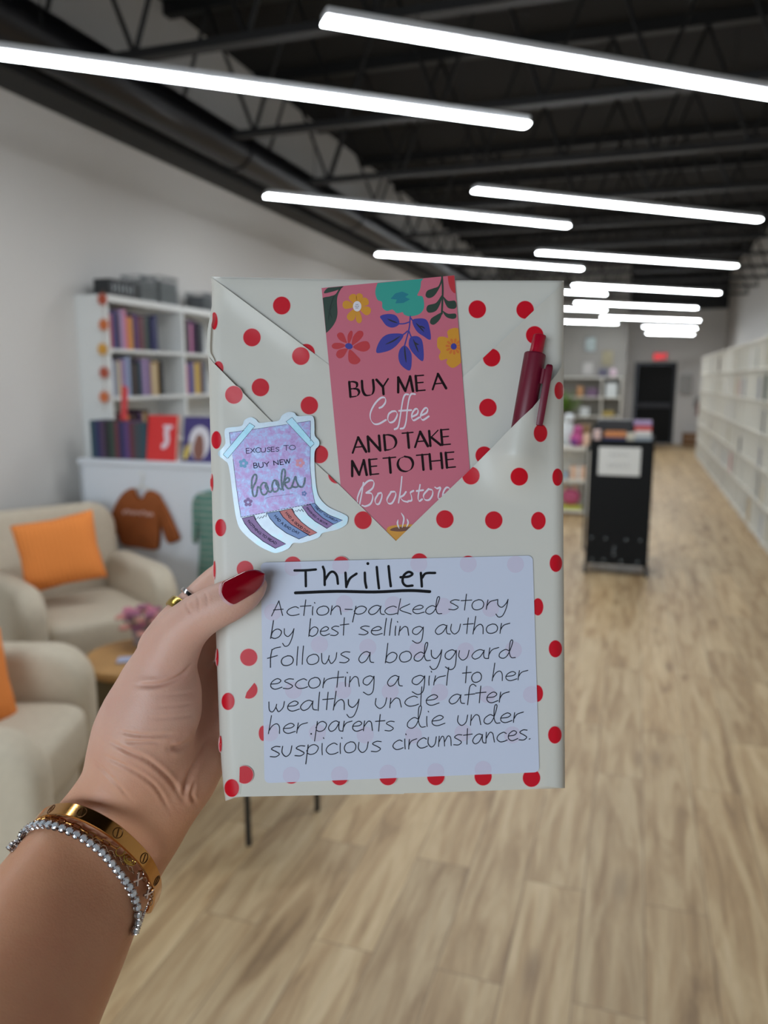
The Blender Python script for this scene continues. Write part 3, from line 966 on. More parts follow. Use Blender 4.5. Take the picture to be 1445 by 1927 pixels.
# ------------------------------------------------------------------ white gift shelf to the left of the cart
GX0, GX1, GY0, GY1 = -1.9, -0.475, 9.05, 9.4
gs = thing('gift_shelf', 'low white shelf of gifts standing behind the black cart', 'shelf', ((GX0 + GX1) / 2, GY0, 0))
o = gs.location
gz = [0.06, 0.42, 0.8]
for x in (GX0, GX1 - 0.018):
    MB().b2((x, GY0, 0), (x + 0.018, GY1, 0.8)).build('side_panel', cream_m, gs, origin=o)
for z in gz:
    MB().b2((GX0 + 0.018 if z < 0.8 else GX0, GY0, z - 0.03), (GX1 - 0.018 if z < 0.8 else GX1, GY1, z)).build('shelf', cream_m, gs, origin=o)
MB().b2((GX0 + 0.018, GY1 - 0.008, 0.04), (GX1 - 0.018, GY1, 0.77)).build('back_panel', cream_m, gs, origin=o)
def gift(name, lab, cat, parts):
    p0 = parts[0][2]
    t = thing(name, lab, cat, p0)
    for nm, kind, c, s, m in parts:
        q = MB()
        d = Vector(c) - Vector(p0)
        if kind == 'box':
            q.box((d.x, d.y, d.z + s[2] / 2), s, 0.004, 2)
        elif kind == 'ball':
            q.superq((d.x, d.y, d.z + s[2] / 2), s, 0.9, 18, 12)
        else:
            q.lathe([(s[0] / 2, 0), (s[0] / 2, s[2] * 0.6), (s[0] * 0.3, s[2] * 0.8), (s[0] * 0.3, s[2])], 18, (d.x, d.y, d.z))
        q.build(nm, m, t, 50)
pk, pw, pp = mat('plush_pink', (186, 84, 140), 0.9), mat('plush_white', (205, 210, 210), 0.8), mat('plush_plum', (120, 62, 130), 0.9)
peach = mat('peach_card', (220, 184, 158), 0.6)
yel = mat('yellow_card', (196, 196, 84), 0.6)
gift('plush_toy', 'bright pink plush toy on top of the gift shelf', 'toy', [('body', 'ball', (-0.64, 9.15, 0.801), (0.15, 0.13, 0.17), pk), ('head', 'ball', (-0.63, 9.14, 0.945), (0.11, 0.1, 0.1), pk), ('belly', 'ball', (-0.665, 9.09, 0.812), (0.08, 0.05, 0.08), pp)])
gift('plush_toy', 'tall white plush toy behind the pink one on the gift shelf', 'toy', [('body', 'ball', (-0.77, 9.28, 0.801), (0.18, 0.14, 0.3), pw), ('head', 'ball', (-0.75, 9.27, 1.06), (0.13, 0.12, 0.12), pw)])
gift('gift_box', 'peach box at the right end of the gift shelf top', 'box', [('body', 'box', (-0.53, 9.16, 0.801), (0.07, 0.09, 0.15), peach)])
gift('gift_box', 'brown box at the back of the gift shelf top', 'box', [('body', 'box', (-0.56, 9.31, 0.801), (0.12, 0.1, 0.25), mat('kraft', (130, 100, 66), 0.7))])
gift('gift_box', 'wide peach box on the middle board of the gift shelf', 'box', [('body', 'box', (-0.6, 9.17, 0.421), (0.2, 0.12, 0.15), peach), ('ribbon', 'box', (-0.6, 9.168, 0.4205), (0.03, 0.122, 0.152), pw)])
gift('gift_box', 'pale blue box on the middle board of the gift shelf', 'box', [('body', 'box', (-0.765, 9.15, 0.421), (0.1, 0.1, 0.08), mat('pale_blue_card', (150, 168, 182), 0.6))])
gift('plush_toy', 'pink plush toy on the lowest board of the gift shelf', 'toy', [('body', 'ball', (-0.68, 9.17, 0.103), (0.22, 0.14, 0.2), mat('plush_rose', (190, 92, 126), 0.9)), ('ear', 'ball', (-0.75, 9.17, 0.26), (0.05, 0.04, 0.09), peach), ('ear', 'ball', (-0.64, 9.17, 0.26), (0.05, 0.04, 0.09), peach)])
gift('gift_box', 'flat yellow box under the pink plush on the gift shelf', 'box', [('body', 'box', (-0.68, 9.16, 0.061), (0.26, 0.16, 0.04), yel)])

# shelf unit and pictures at the partition wall
py = 17.75
ps = thing('display_shelf', 'pale display shelf with small goods against the partition wall at the back', 'shelf', (-1.1, py, 0))
o = ps.location
XM = at(1130.5, 740, Y=py).x
for x in (-1.85, XM, -0.34):
    MB().b2((x, py, 0), (x + 0.025, py + 0.38, 1.62)).build('side_panel', cream_m, ps, origin=o)
for z in (0.3, 0.75, 1.18, 1.62):
    for x0, x1 in ((-1.825, XM), (XM + 0.025, -0.34)):
        MB().b2((x0, py + 0.002, z - 0.025), (x1, py + 0.38, z)).build('shelf', cream_m, ps, origin=o)
def onshelf(name, lab, cat, x, y, w, h, m, kind='box', dy=0.12):
    a = at(x - w / 2, y + h / 2, Y=py + 0.08)
    b_ = at(x + w / 2, y - h / 2, Y=py + 0.08)
    sx, sz = b_.x - a.x, b_.z - a.z
    zs = min((0.3, 0.75, 1.18, 1.62), key=lambda v: abs(v - a.z)) + 0.001
    gift(name, lab, cat, [('body', kind, ((a.x + b_.x) / 2, py + dy, zs), (sx, 0.1, sz), m)])
onshelf('gift_box', 'orange box on the display shelf at the back', 'box', 1091, 738, 12, 20, mat('orange_card', (176, 128, 84), 0.7))
onshelf('gift_box', 'dark plum box on the display shelf at the back', 'box', 1114, 740, 22, 16, mat('plum_card', (108, 84, 110), 0.7))
onshelf('plush_toy', 'white round toy on the display shelf at the back', 'toy', 1112, 724, 16, 16, pw, 'ball', 0.26)
onshelf('gift_box', 'charcoal box on top of the display shelf at the back', 'box', 1134, 705, 18, 16, mat('slate_card', (86, 84, 100), 0.7))
onshelf('plush_toy', 'pale pink plush on top of the display shelf at the back', 'toy', 1153, 708, 14, 16, mat('plush_blush', (196, 172, 184), 0.8), 'ball')
onshelf('picture_card', 'white card with blue drawing on the display shelf at the back', 'card', 1150, 742, 22, 26, pw)
onshelf('gift_box', 'mustard box on the display shelf at the back', 'box', 1145, 770, 22, 10, mat('mustard_card', (164, 142, 72), 0.7))
onshelf('gift_box', 'white box on the lower board of the display shelf at the back', 'box', 1100, 768, 18, 16, pw)
pp_ = at(1068, 745, Y=16.4)
pl = thing('potted_plant', 'green leafy plant in a tall dark pot beside the wrapped book', 'plant', (pp_.x - 0.06, 16.4, 0))
MB().lathe([(0.14, 0), (0.17, 0.9), (0.16, 0.92), (0.0, 0.9)], 20).build('pot', mat('pot_brown', (88, 66, 62), 0.7), pl, 30)
q = MB()
rr = random.Random(5)
for k in range(40):
    a, e = rr.uniform(0, 2 * PI), rr.uniform(0.2, 1.5)
    L = rr.uniform(0.3, 0.62)
    d = Vector((math.cos(a) * math.cos(e), math.sin(a) * math.cos(e), math.sin(e)))
    s_ = d.cross(Vector((0, 0, 1))).normalized() * 0.045
    b0 = Vector((0, 0, 0.9))
    q.add([b0, b0 + d * L * 0.5 + s_, b0 + d * L + Vector((0, 0, -0.06)), b0 + d * L * 0.5 - s_, b0 + d * L * 0.5 + Vector((0, 0, 0.012))], [[0, 1, 4], [1, 2, 4], [2, 3, 4], [3, 0, 4]])
tag(q.build('foliage', mat('leaf_green', (104, 138, 52), 0.6), pl))
def picture(name, lab, x, y, w, h, m, fm):
    a, b_ = at(x - w / 2, y + h / 2, Y=18.12), at(x + w / 2, y - h / 2, Y=18.12)
    t = thing(name, lab, 'picture', ((a.x + b_.x) / 2, 18.13, a.z))
    MB().b2((a.x, 18.125, a.z), (b_.x, 18.149, b_.z), 0.004, 1).build('frame', fm, t, origin=t.location)
    MB().b2((a.x + 0.025, 18.121, a.z + 0.025), (b_.x - 0.025, 18.1249, b_.z - 0.025)).build('print', m, t, origin=t.location)
picture('framed_picture', 'grey framed picture with pale blue print, highest on the partition wall', 1111, 648, 24, 30, mat('print_blue', (156, 168, 168), 0.5, vary=(9, 0.3)), mat('frame_grey', (110, 108, 104), 0.6))
picture('framed_picture', 'tan framed picture with green print on the partition wall', 1143, 674, 24, 30, mat('print_green', (150, 142, 116), 0.6, vary=(9, 0.25)), mat('frame_tan', (140, 132, 118), 0.6))
picture('framed_picture', 'white framed picture above the orange box on the partition wall', 1106, 694, 20, 24, mat('print_white', (176, 172, 170), 0.6, vary=(12, 0.2)), mat('frame_white', (170, 166, 162), 0.6))

# exit sign over the door
ec = at(1243, 671, Y=YF - 0.05)
es = thing('exit_sign', 'lit red exit sign on the wall above the black door', 'sign', (ec.x, YF - 0.06, ec.z - 0.09))
MB().b2((ec.x - 0.17, YF - 0.07, ec.z - 0.1), (ec.x + 0.17, YF, ec.z + 0.1), 0.006, 2).build('housing', mat('sign_housing', (190, 150, 150), 0.5), es, origin=es.location)
q = MB()
def seg(x0, z0, x1, z1, t=0.011):
    q.tube([(x0, YF - 0.074, z0), (x1, YF - 0.074, z1)], t, 6)
lx, lz, lh, lw = ec.x - 0.135, ec.z - 0.065, 0.13, 0.05
seg(lx, lz, lx, lz + lh); seg(lx, lz, lx + lw, lz); seg(lx, lz + lh / 2, lx + lw, lz + lh / 2); seg(lx, lz + lh, lx + lw, lz + lh)
lx += 0.075
seg(lx, lz, lx + lw, lz + lh); seg(lx, lz + lh, lx + lw, lz)
lx += 0.08
seg(lx + 0.01, lz, lx + 0.01, lz + lh)
lx += 0.055
seg(lx + 0.03, lz, lx + 0.03, lz + lh); seg(lx, lz + lh, lx + 0.06, lz + lh)
q.build('lettering', mat('exit_red', (235, 30, 50), 0.5, emit=1.3), es, origin=es.location)

# far corner: electrical box, extinguisher, wooden crate
a, b_ = at(1278, 742, Y=YF - 0.05), at(1303, 706, Y=YF - 0.05)
tag(MB().b2((a.x, YF - 0.1, a.z), (b_.x, YF, b_.z), 0.008, 2).build('electrical_box', mat('box_grey', (158, 156, 152), 0.5)), 'pale grey electrical box on the wall to the right of the door', 'electrical box')
a = at(1317, 782, Y=YF - 0.2)
fe = thing('fire_extinguisher', 'dark red fire extinguisher hanging in the far right corner', 'fire extinguisher', (a.x, YF - 0.09, a.z))
MB().lathe([(0.0, 0), (0.08, 0.0), (0.085, 0.02), (0.085, 0.28), (0.05, 0.34), (0.02, 0.36)], 20).build('cylinder', mat('extinguisher_red', (130, 28, 30), 0.4), fe, True)
MB().lathe([(0.02, 0.36), (0.03, 0.37), (0.03, 0.42), (0.0, 0.42)], 12).b2((-0.09, -0.012, 0.4), (0.03, 0.012, 0.425)).tube([(-0.02, 0, 0.39), (-0.12, 0, 0.36), (-0.13, 0, 0.2)], 0.012, 8).build('valve', black_m, fe, True)
a, b_ = at(1284, 838, Y=YF - 0.42), at(1316, 816, Y=YF - 0.42)
wc = thing('wooden_crate', 'brown wooden crate on the floor in the far right corner', 'crate', ((a.x + b_.x) / 2, YF - 0.42, 0))
wdk = mat('crate_brown', (126, 90, 54), 0.7, vary=(8, 0.2))
for k in range(3):
    MB().b2((a.x, YF - 0.43, 0.012 + 0.105 * k), (b_.x + 0.1, YF - 0.41, 0.105 + 0.105 * k)).build('slat', wdk, wc, origin=wc.location)
for x in (a.x, b_.x + 0.08):
    MB().b2((x, YF - 0.41, 0), (x + 0.02, YF - 0.05, 0.32)).build('end_panel', wdk, wc, origin=wc.location)

# ------------------------------------------------------------------ the wrapped book held up to the camera
LEFT = [(515, 397), (560, 400), (590, 398), (615, 391), (665, 389), (690, 393), (760, 394), (900, 398), (1000, 400), (1150, 405), (1300, 410), (1400, 414), (1470, 419), (1510, 425)]
RIGHT = [(520, 1061), (700, 1060), (1000, 1060), (1300, 1062), (1490, 1063)]
TOP = [(390, 520), (397, 520), (420, 521), (700, 527), (1065, 528)]
BOT = [(385, 1507), (425, 1507), (440, 1502), (455, 1499), (800, 1492), (1065, 1483)]
def lerp_t(tab, x):
    if x <= tab[0][0]:
        return tab[0][1]
    for (a, p), (b_, q_) in zip(tab, tab[1:]):
        if x <= b_:
            return p + (q_ - p) * (x - a) / (b_ - a)
    return tab[-1][1]
def edge_drop(d, R):
    d = max(0.0, d)
    return 0.0 if d >= R else R - math.sqrt(max(0.0, R * R - (R - d) ** 2))
def zs(x, y):
    z = -edge_drop(x - lerp_t(LEFT, y), 26) - edge_drop(lerp_t(RIGHT, y) - x, 20)
    z -= edge_drop(y - lerp_t(TOP, x), 5) + edge_drop(lerp_t(BOT, x) - y, 7)
    return z
PEN_A, PEN_D = Vector((1006.8, 666.7)), Vector((-0.176, 0.984))
def pen_bump(x, y):
    v = Vector((x, y)) - PEN_A
    s_ = v.dot(PEN_D)
    t = v.dot(Vector((PEN_D.y, -PEN_D.x)))
    fade = 1.0 if s_ < 195 else max(0.0, 1 - (s_ - 195) / 90.0) ** 1.5
    return 40 * math.exp(-(t / 46) ** 2) * fade

def paper_mat(name, rgb, rough=0.36, bump=0.25):
    m = mat(name, rgb, rough, spec=0.32)
    q = NT(m)
    tc = q.n('ShaderNodeTexCoord')
    nz = q.n('ShaderNodeTexNoise', i_Scale=26.0, i_Detail=3.0, i_Distortion=0.6)
    q.l(tc, 'Object', nz, 'Vector')
    bn = q.n('ShaderNodeBump', i_Strength=bump, i_Distance=0.0015)
    q.l(nz, 'Fac', bn, 'Height')
    q.l(bn, 'Normal', q.b, 'Normal')
    return m
PAPER = paper_mat('wrapping_paper', (212, 208, 199))
DOT = paper_mat('red_dot', (206, 6, 34))
HALO = paper_mat('dot_rim', (222, 170, 168))

def clip_poly(P, C):
    """P clipped by convex C"""
    area = sum(C[k][0] * C[(k + 1) % len(C)][1] - C[(k + 1) % len(C)][0] * C[k][1] for k in range(len(C)))
    sgn = 1 if area > 0 else -1
    out = list(P)
    for k in range(len(C)):
        a, b_ = C[k], C[(k + 1) % len(C)]
        def side(p):
            return sgn * ((b_[0] - a[0]) * (p[1] - a[1]) - (b_[1] - a[1]) * (p[0] - a[0]))
        src, out = out, []
        for j in range(len(src)):
            p, q_ = src[j], src[(j + 1) % len(src)]
            sp, sq = side(p), side(q_)
            if sp >= 0:
                out.append(p)
            if (sp >= 0) != (sq >= 0):
                t = sp / (sp - sq)
                out.append((p[0] + (q_[0] - p[0]) * t, p[1] + (q_[1] - p[1]) * t))
        if not out:
            return []
    return out
def ell(cx, cy, rx, ry=None, rot=0.0, n=36):
    ry = rx if ry is None else ry
    c, s_ = math.cos(math.radians(rot)), math.sin(math.radians(rot))
    return [(cx + rx * math.cos(2 * PI * k / n) * c - ry * math.sin(2 * PI * k / n) * s_,
             cy + rx * math.cos(2 * PI * k / n) * s_ + ry * math.sin(2 * PI * k / n) * c) for k in range(n)]
CUTS_EDGE = [390 + 3 * k for k in range(18)] + [1032 + 3 * k for k in range(11)]
def sheet(mb, pts, mi, z, thick=0.0, warp=None, cuts=None, ycuts=None, curved=True):
    """flat polygon (photo pixels) laid on the book's surface at height z"""
    b = bmesh.new()
    P = [(p[0], p[1]) for p in pts]
    V_ = [b.verts.new((x, y, 0)) for x, y in P]
    for tri in tessellate_polygon([[Vector((x, y, 0)) for x, y in P]]):
        try:
            b.faces.new([V_[k] for k in tri])
        except ValueError:
            pass
    x0, x1 = min(p[0] for p in P), max(p[0] for p in P)
    y0, y1 = min(p[1] for p in P), max(p[1] for p in P)
    for c in (CUTS_EDGE if cuts is None else cuts):
        if x0 < c < x1:
            bmesh.ops.bisect_plane(b, geom=b.verts[:] + b.edges[:] + b.faces[:], plane_co=(c, 0, 0), plane_no=(1, 0, 0))
    for c in (ycuts or []):
        if y0 < c < y1:
            bmesh.ops.bisect_plane(b, geom=b.verts[:] + b.edges[:] + b.faces[:], plane_co=(0, c, 0), plane_no=(0, 1, 0))
    bmesh.ops.remove_doubles(b, verts=b.verts, dist=1e-4)
    b.verts.index_update()
    def put(v, dz=0.0):
        zz_ = z + dz + (zs(v.co.x, v.co.y) if curved else 0.0) + (warp(v.co.x, v.co.y) if warp else 0.0)
        return bp(v.co.x, v.co.y, zz_)
    mb.m = mi
    vs = [put(v) for v in b.verts]
    fs = [[v.index for v in f.verts] for f in b.faces]
    if thick:
        n = len(vs)
        vs += [put(v, -thick) for v in b.verts]
        for e in b.edges:
            if len(e.link_faces) == 1:
                i, j = e.verts[0].index, e.verts[1].index
                fs.append([i, j, n + j, n + i])
    mb.add(vs, fs)
    b.free()
def dots(mb, lst, clip, z, warp=None):
    for d in lst:
        cx, cy, rx = d[0], d[1], d[2] if len(d) > 2 else 16.2
        ry = d[3] if len(d) > 3 else rx if len(d) > 2 else 16.6
        for grow, mi, dz in ((1.0, 2, 0.06), (0.0, 1, 0.12)):
            P = ell(cx, cy, rx + grow, ry + grow)
            if clip:
                P = clip_poly(P, clip)
            if len(P) > 2:
                sheet(mb, P, mi, z + dz * (5 if (cx < 432 or cx > 1030) else 2.2), warp=warp, cuts=GX if warp else None, ycuts=GY if warp else None)

def lift(a, b_, x_off, x_on, h):
    """a free paper edge from a to b that stands off a little between x_on and x_off"""
    A_, B2_ = Vector(a), Vector(b_)
    n_ = (B2_ - A_).normalized()
    n_ = Vector((n_.y, -n_.x))
    def f(x, y):
        d = abs((Vector((x, y)) - A_).dot(n_))
        k = max(0.0, min(1.0, (x - x_off) / (x_on - x_off)))
        e = min(1.0, max(0.0, min(x - lerp_t(LEFT, y), lerp_t(RIGHT, y) - x)) / 40.0)
        return h * math.exp(-(d / 17.0) ** 1.4) * k * e
    return f
LF1L, LF1R, LF2L = lift((397, 521), (773, 801), 604, 540, 6.5), lift((1061, 530), (773, 801), 872, 920, 6.5), lift((403, 684), (745, 1018), 500, 450, 6.0)
GX = CUTS_EDGE + [445 + 7 * k for k in range(26)] + [870 + 7 * k for k in range(23)]
GY = [528 + 7 * k for k in range(38)]
BC = bp(728, 1010, -57)
wb = thing('wrapped_book', 'gift-wrapped book in cream paper with red polka dots, held up by the hand', 'wrapped book', BC)
PM = [PAPER, DOT, HALO]
# body: front, sides and back
mb = MB()
TH = 112
us = [0, .004, .009, .015, .022, .03, .04, .06, .1, .2, .3, .4, .5, .6, .7, .8, .9, .94, .965, .975, .983, .99, .996, 1]
vv = [0, .002, .005, .02] + [k / 16 for k in range(1, 16)] + [.97, .99, .994, .998, 1]
def fr(u, v):
    y = 520 + 985 * v
    x = lerp_t(LEFT, y) + u * (lerp_t(RIGHT, y) - lerp_t(LEFT, y))
    y = lerp_t(TOP, x) + v * (lerp_t(BOT, x) - lerp_t(TOP, x))
    return x, y
nu_, nv_ = len(us), len(vv)
vs, fs = [], []
for v in vv:
    for u in us:
        x, y = fr(u, v)
        vs.append(bp(x, y, zs(x, y)))
for i in range(nv_ - 1):
    for j in range(nu_ - 1):
        a = i * nu_ + j
        fs.append([a, a + 1, a + nu_ + 1, a + nu_])
NB = len(vs)
for v in vv:
    for u in us:
        x, y = fr(u, v)
        q_ = bp(x, y, 0)
        d = -(26 - edge_drop(0, 26)) - TH - 0
        e = zs(x, y)
        back = -TH - e * 0.5
        p0 = bp(x, y, 0)
        vs.append(p0 - FW * (back * SPX) + (bp(728, 1010, 0) - p0) * 0.004)
for i in range(nv_ - 1):
    for j in range(nu_ - 1):
        a = NB + i * nu_ + j
        fs.append([a, a + nu_, a + nu_ + 1, a + 1])
ring = [(0, j) for j in range(nu_)] + [(i, nu_ - 1) for i in range(1, nv_)] + [(nv_ - 1, j) for j in range(nu_ - 2, -1, -1)] + [(i, 0) for i in range(nv_ - 2, 0, -1)]
for k in range(len(ring)):
    (i0, j0), (i1, j1) = ring[k], ring[(k + 1) % len(ring)]
    a, b_ = i0 * nu_ + j0, i1 * nu_ + j1
    fs.append([a, b_, NB + b_, NB + a])
mb.m = 0
mb.add(vs, fs)
dots(mb, [(530, 575), (898, 582), (988, 583), (576, 664)], None, 0)
mb.build('wrapping', PM, wb, 35, origin=BC)
tag([c for c in wb.children][-1], 'cream glossy paper with red dots around the whole book')

def left_edge(ya, yb, n=14):
    return [(lerp_t(LEFT, ya + (yb - ya) * k / n), ya + (yb - ya) * k / n) for k in range(n + 1)]
# inner pair of folds
F1L = [(397, 521), (420, 538), (773, 801), (745, 1100)] + left_edge(1100, 530)
mb = MB()
sheet(mb, F1L, 0, 1.5, 1.3, warp=LF1L, cuts=GX, ycuts=GY)
f1c = [(380, 508), (420, 538), (773, 801), (745, 1100), (380, 1100)]
dots(mb, [(474, 635), (566, 670), (490, 729), (582, 763), (403, 604, 6, 16), (411, 693, 9, 13), (601, 855)], f1c, 1.5, LF1L)
mb.build('inner_left_fold', PM, wb, 35, origin=BC)
F1R = [(1060.5, 531), (1040, 551), (952, 634), (875, 706), (773, 801), (720, 1100), (1060, 1100), (1060, 800)]
mb = MB()
sheet(mb, F1R, 0, 1.5, 1.3, warp=LF1R, cuts=GX, ycuts=GY)
f1c = [(1066, 526), (773, 801), (720, 1100), (1066, 1100)]
dots(mb, [(925, 673), (1006, 630.5), (918, 767), (911, 857)], f1c, 1.5, LF1R)
mb.build('inner_right_fold', PM, wb, 35, origin=BC)
# outer pair of folds
F2L = [(393, 672), (403, 684), (457, 739), (511, 793), (576, 855), (641, 915), (745, 1018), (760, 1120), (760, 1494), (456, 1499), (440, 1502), (425, 1507)] + left_edge(1500, 690)
mb = MB()
sheet(mb, F2L, 0, 5.5, 1.3, warp=LF2L, cuts=GX, ycuts=GY)
f2c = [(380, 660), (393, 672), (745, 1018), (760, 1120), (760, 1500), (440, 1510), (380, 1510)]
dots(mb, [(440, 743), (407, 828, 9, 16.4), (415, 993, 10, 16), (634, 893), (683, 979), (461, 1071, 15.5), (468, 1237, 16), (429, 1320, 12, 16), (436, 1483, 13.5, 16.5),
          (398.5, 908, 2.6, 16), (403.5, 1073, 2, 17), (408.5, 1237, 2.4, 16), (414.5, 1400, 2.6, 15), (551, 1064)], f2c, 5.5, LF2L)
mb.build('outer_left_fold', PM, wb, 35, origin=BC)
F2R = [(1060.5, 682), (1048, 703.5), (1033, 721.5), (1015, 751), (1002, 767), (980, 787), (949, 818), (928, 840), (884, 884), (814, 951), (744, 1019), (715, 1050),
       (600, 1163), (487, 1274), (464, 1303), (456, 1330), (452, 1420), (449, 1499.5), (800, 1492), (1062, 1483), (1062, 1300), (1060, 1000)]
mb = MB()
gx = CUTS_EDGE + [860 + 10 * k for k in range(20)]
gy = [690 + 10 * k for k in range(30)]
sheet(mb, F2R, 0, 7.5, 1.4, warp=pen_bump, cuts=gx, ycuts=gy)
edge_c = [(1070, 672), (1048, 703.5), (1015, 751), (949, 818), (884, 884), (744, 1019), (487, 1274), (464, 1303), (456, 1330), (449, 1510), (1070, 1510)]
def dots2(lst):
    # the edge is slightly concave near the pen, so only clip dots that touch it
    for d in lst:
        cl_ = None
        if (d[0], d[1]) in ((1052, 735), (1017, 815), (886, 895), (468, 1298), (460, 1458)):
            cl_ = {1052: None, 1017: None, 886: [(1061, 711), (884, 884), (700, 1062), (900, 1300), (1061, 1300)], 468: [(487, 1274), (464, 1303), (456, 1330), (600, 1400), (600, 1200)], 460: [(452, 1400), (449.5, 1500), (600, 1500), (600, 1400)]}[d[0]]
        for grow, mi, dz in ((1.0, 2, 0.06), (0.0, 1, 0.12)):
            rx = d[2] if len(d) > 2 else 16.2
            ry = d[3] if len(d) > 3 else rx if len(d) > 2 else 16.6
            P = ell(d[0], d[1], rx + grow, ry + grow)
            if cl_:
                P = clip_poly(P, cl_)
            if len(P) > 2:
                sheet(mb, P, mi, 7.5 + dz * (5 if (d[0] > 1030 or d[0] < 432) else 2.5), warp=pen_bump, cuts=gx, ycuts=gy)
dots2([(1052, 735, 8.5, 16), (1017, 815, 12.5, 16.5), (886, 895), (977, 897), (1049, 898, 9.5, 16), (837, 977), (929, 979), (1013, 980, 13.5, 16.5), (1046, 1060, 11.5, 16), (1012, 1142, 10, 16),
       (1045, 1221, 12.2, 15.8), (1011, 1305, 10.5, 15.5), (1044, 1383, 12.5, 16), (468, 1298), (460, 1458), (495, 1380, 8, 14), (548, 1458), (639, 1461), (730, 1461), (820, 1461), (909, 1461, 16, 17), (1000, 1464),
       (642, 1064), (789, 1058), (881, 1062, 16)])
mb.build('outer_right_fold', PM, wb, 35, origin=BC)
# curled paper lip at the left edge
mb = MB()
P = [(400, 588), (394, 603), (390.5, 620), (389, 650), (390, 664), (397, 675), (404, 684), (402.5, 668), (402, 640), (402, 605)]
mb.m = 0
lip_out = [bp(x, y, 4 - 0.4 * (403 - x)) for x, y in P]
lip_in = [bp(x + 1.5, y, -14) for x, y in P]
n = len(P)
mb.add(lip_out[0:7] + [bp(x + 5.5, y, 3) for x, y in P[1:6]], [[0, 1, 7], [1, 2, 8, 7], [2, 3, 9, 8], [3, 4, 10, 9], [4, 5, 11, 10], [5, 6, 11]])
mb.build('paper_lip', PM, wb, True, origin=BC)

# ------------------------------------------------------------------ strokes: pen lines, brush lines, lettering
def ribbon(mb, pts, width, mi, z, nib=None, smooth=5, closed=False, curved=True, warp=None, taper=0.0):
    """a drawn line on the book's front; nib = (angle, thin share) gives thick and thin strokes"""
    P = catmull([(p[0], p[1]) for p in pts], smooth, closed) if (len(pts) > 2 and smooth) else [Vector((p[0], p[1], 0)) for p in pts]
    if len(P) < 2:
        return
    L = len(P)
    A, B_ = [], []
    rr_ = []
    for k in range(L):
        a = P[(k - 1) % L] if (closed or k) else P[k]
        b_ = P[(k + 1) % L] if (closed or k < L - 1) else P[k]
        t = b_ - a
        if t.length < 1e-6:
            t = Vector((1, 0, 0))
        t.normalize()
        w_ = width
        if nib:
            ang = math.atan2(-t.y, t.x)
            w_ = width * (nib[1] + (1 - nib[1]) * abs(math.sin(ang - math.radians(nib[0]))))
        if taper and not closed:
            e = min(k, L - 1 - k) / max(1.0, L * 0.25)
            w_ *= min(1.0, taper + (1 - taper) * e)
        n_ = Vector((-t.y, t.x, 0)) * (w_ / 2)
        rr_.append(w_ / 2)
        A.append(P[k] + n_)
        B_.append(P[k] - n_)
    mb.lay = (getattr(mb, 'lay', 0) + 1) % 16          # strokes lie over one another
    base = z + 0.03 * mb.lay
    def put(p, e=0.0):
        return bp(p.x, p.y, base + e + (zs(p.x, p.y) if curved else 0) + (warp(p.x, p.y) if warp else 0))
    vs = [put(p, 0.03 * k / L) for k, p in enumerate(A)] + [put(p, 0.03 * k / L) for k, p in enumerate(B_)]
    fs = [[k, (k + 1) % L, L + (k + 1) % L, L + k] for k in range(L if closed else L - 1)]
    mb.m = mi
    mb.add(vs, fs)
    if not closed:
        for k, e in ((0, P[0]), (L - 1, P[-1])):
            mb.add([put(Vector((e.x + rr_[k] * math.cos(2 * PI * j / 10), e.y + rr_[k] * math.sin(2 * PI * j / 10), 0)), -0.014 if k == 0 else 0.044) for j in range(10)], [list(range(10))])
def spot(mb, x, y, r, mi, z):
    mb.m = mi
    mb.add([bp(x + r * math.cos(2 * PI * j / 12), y + r * math.sin(2 * PI * j / 12), z + zs(x, y)) for j in range(12)], [list(range(12))])
def scaled(pts, s_, ox, oy):
    return [(ox + p[0] / s_, oy + p[1] / s_) for p in pts]

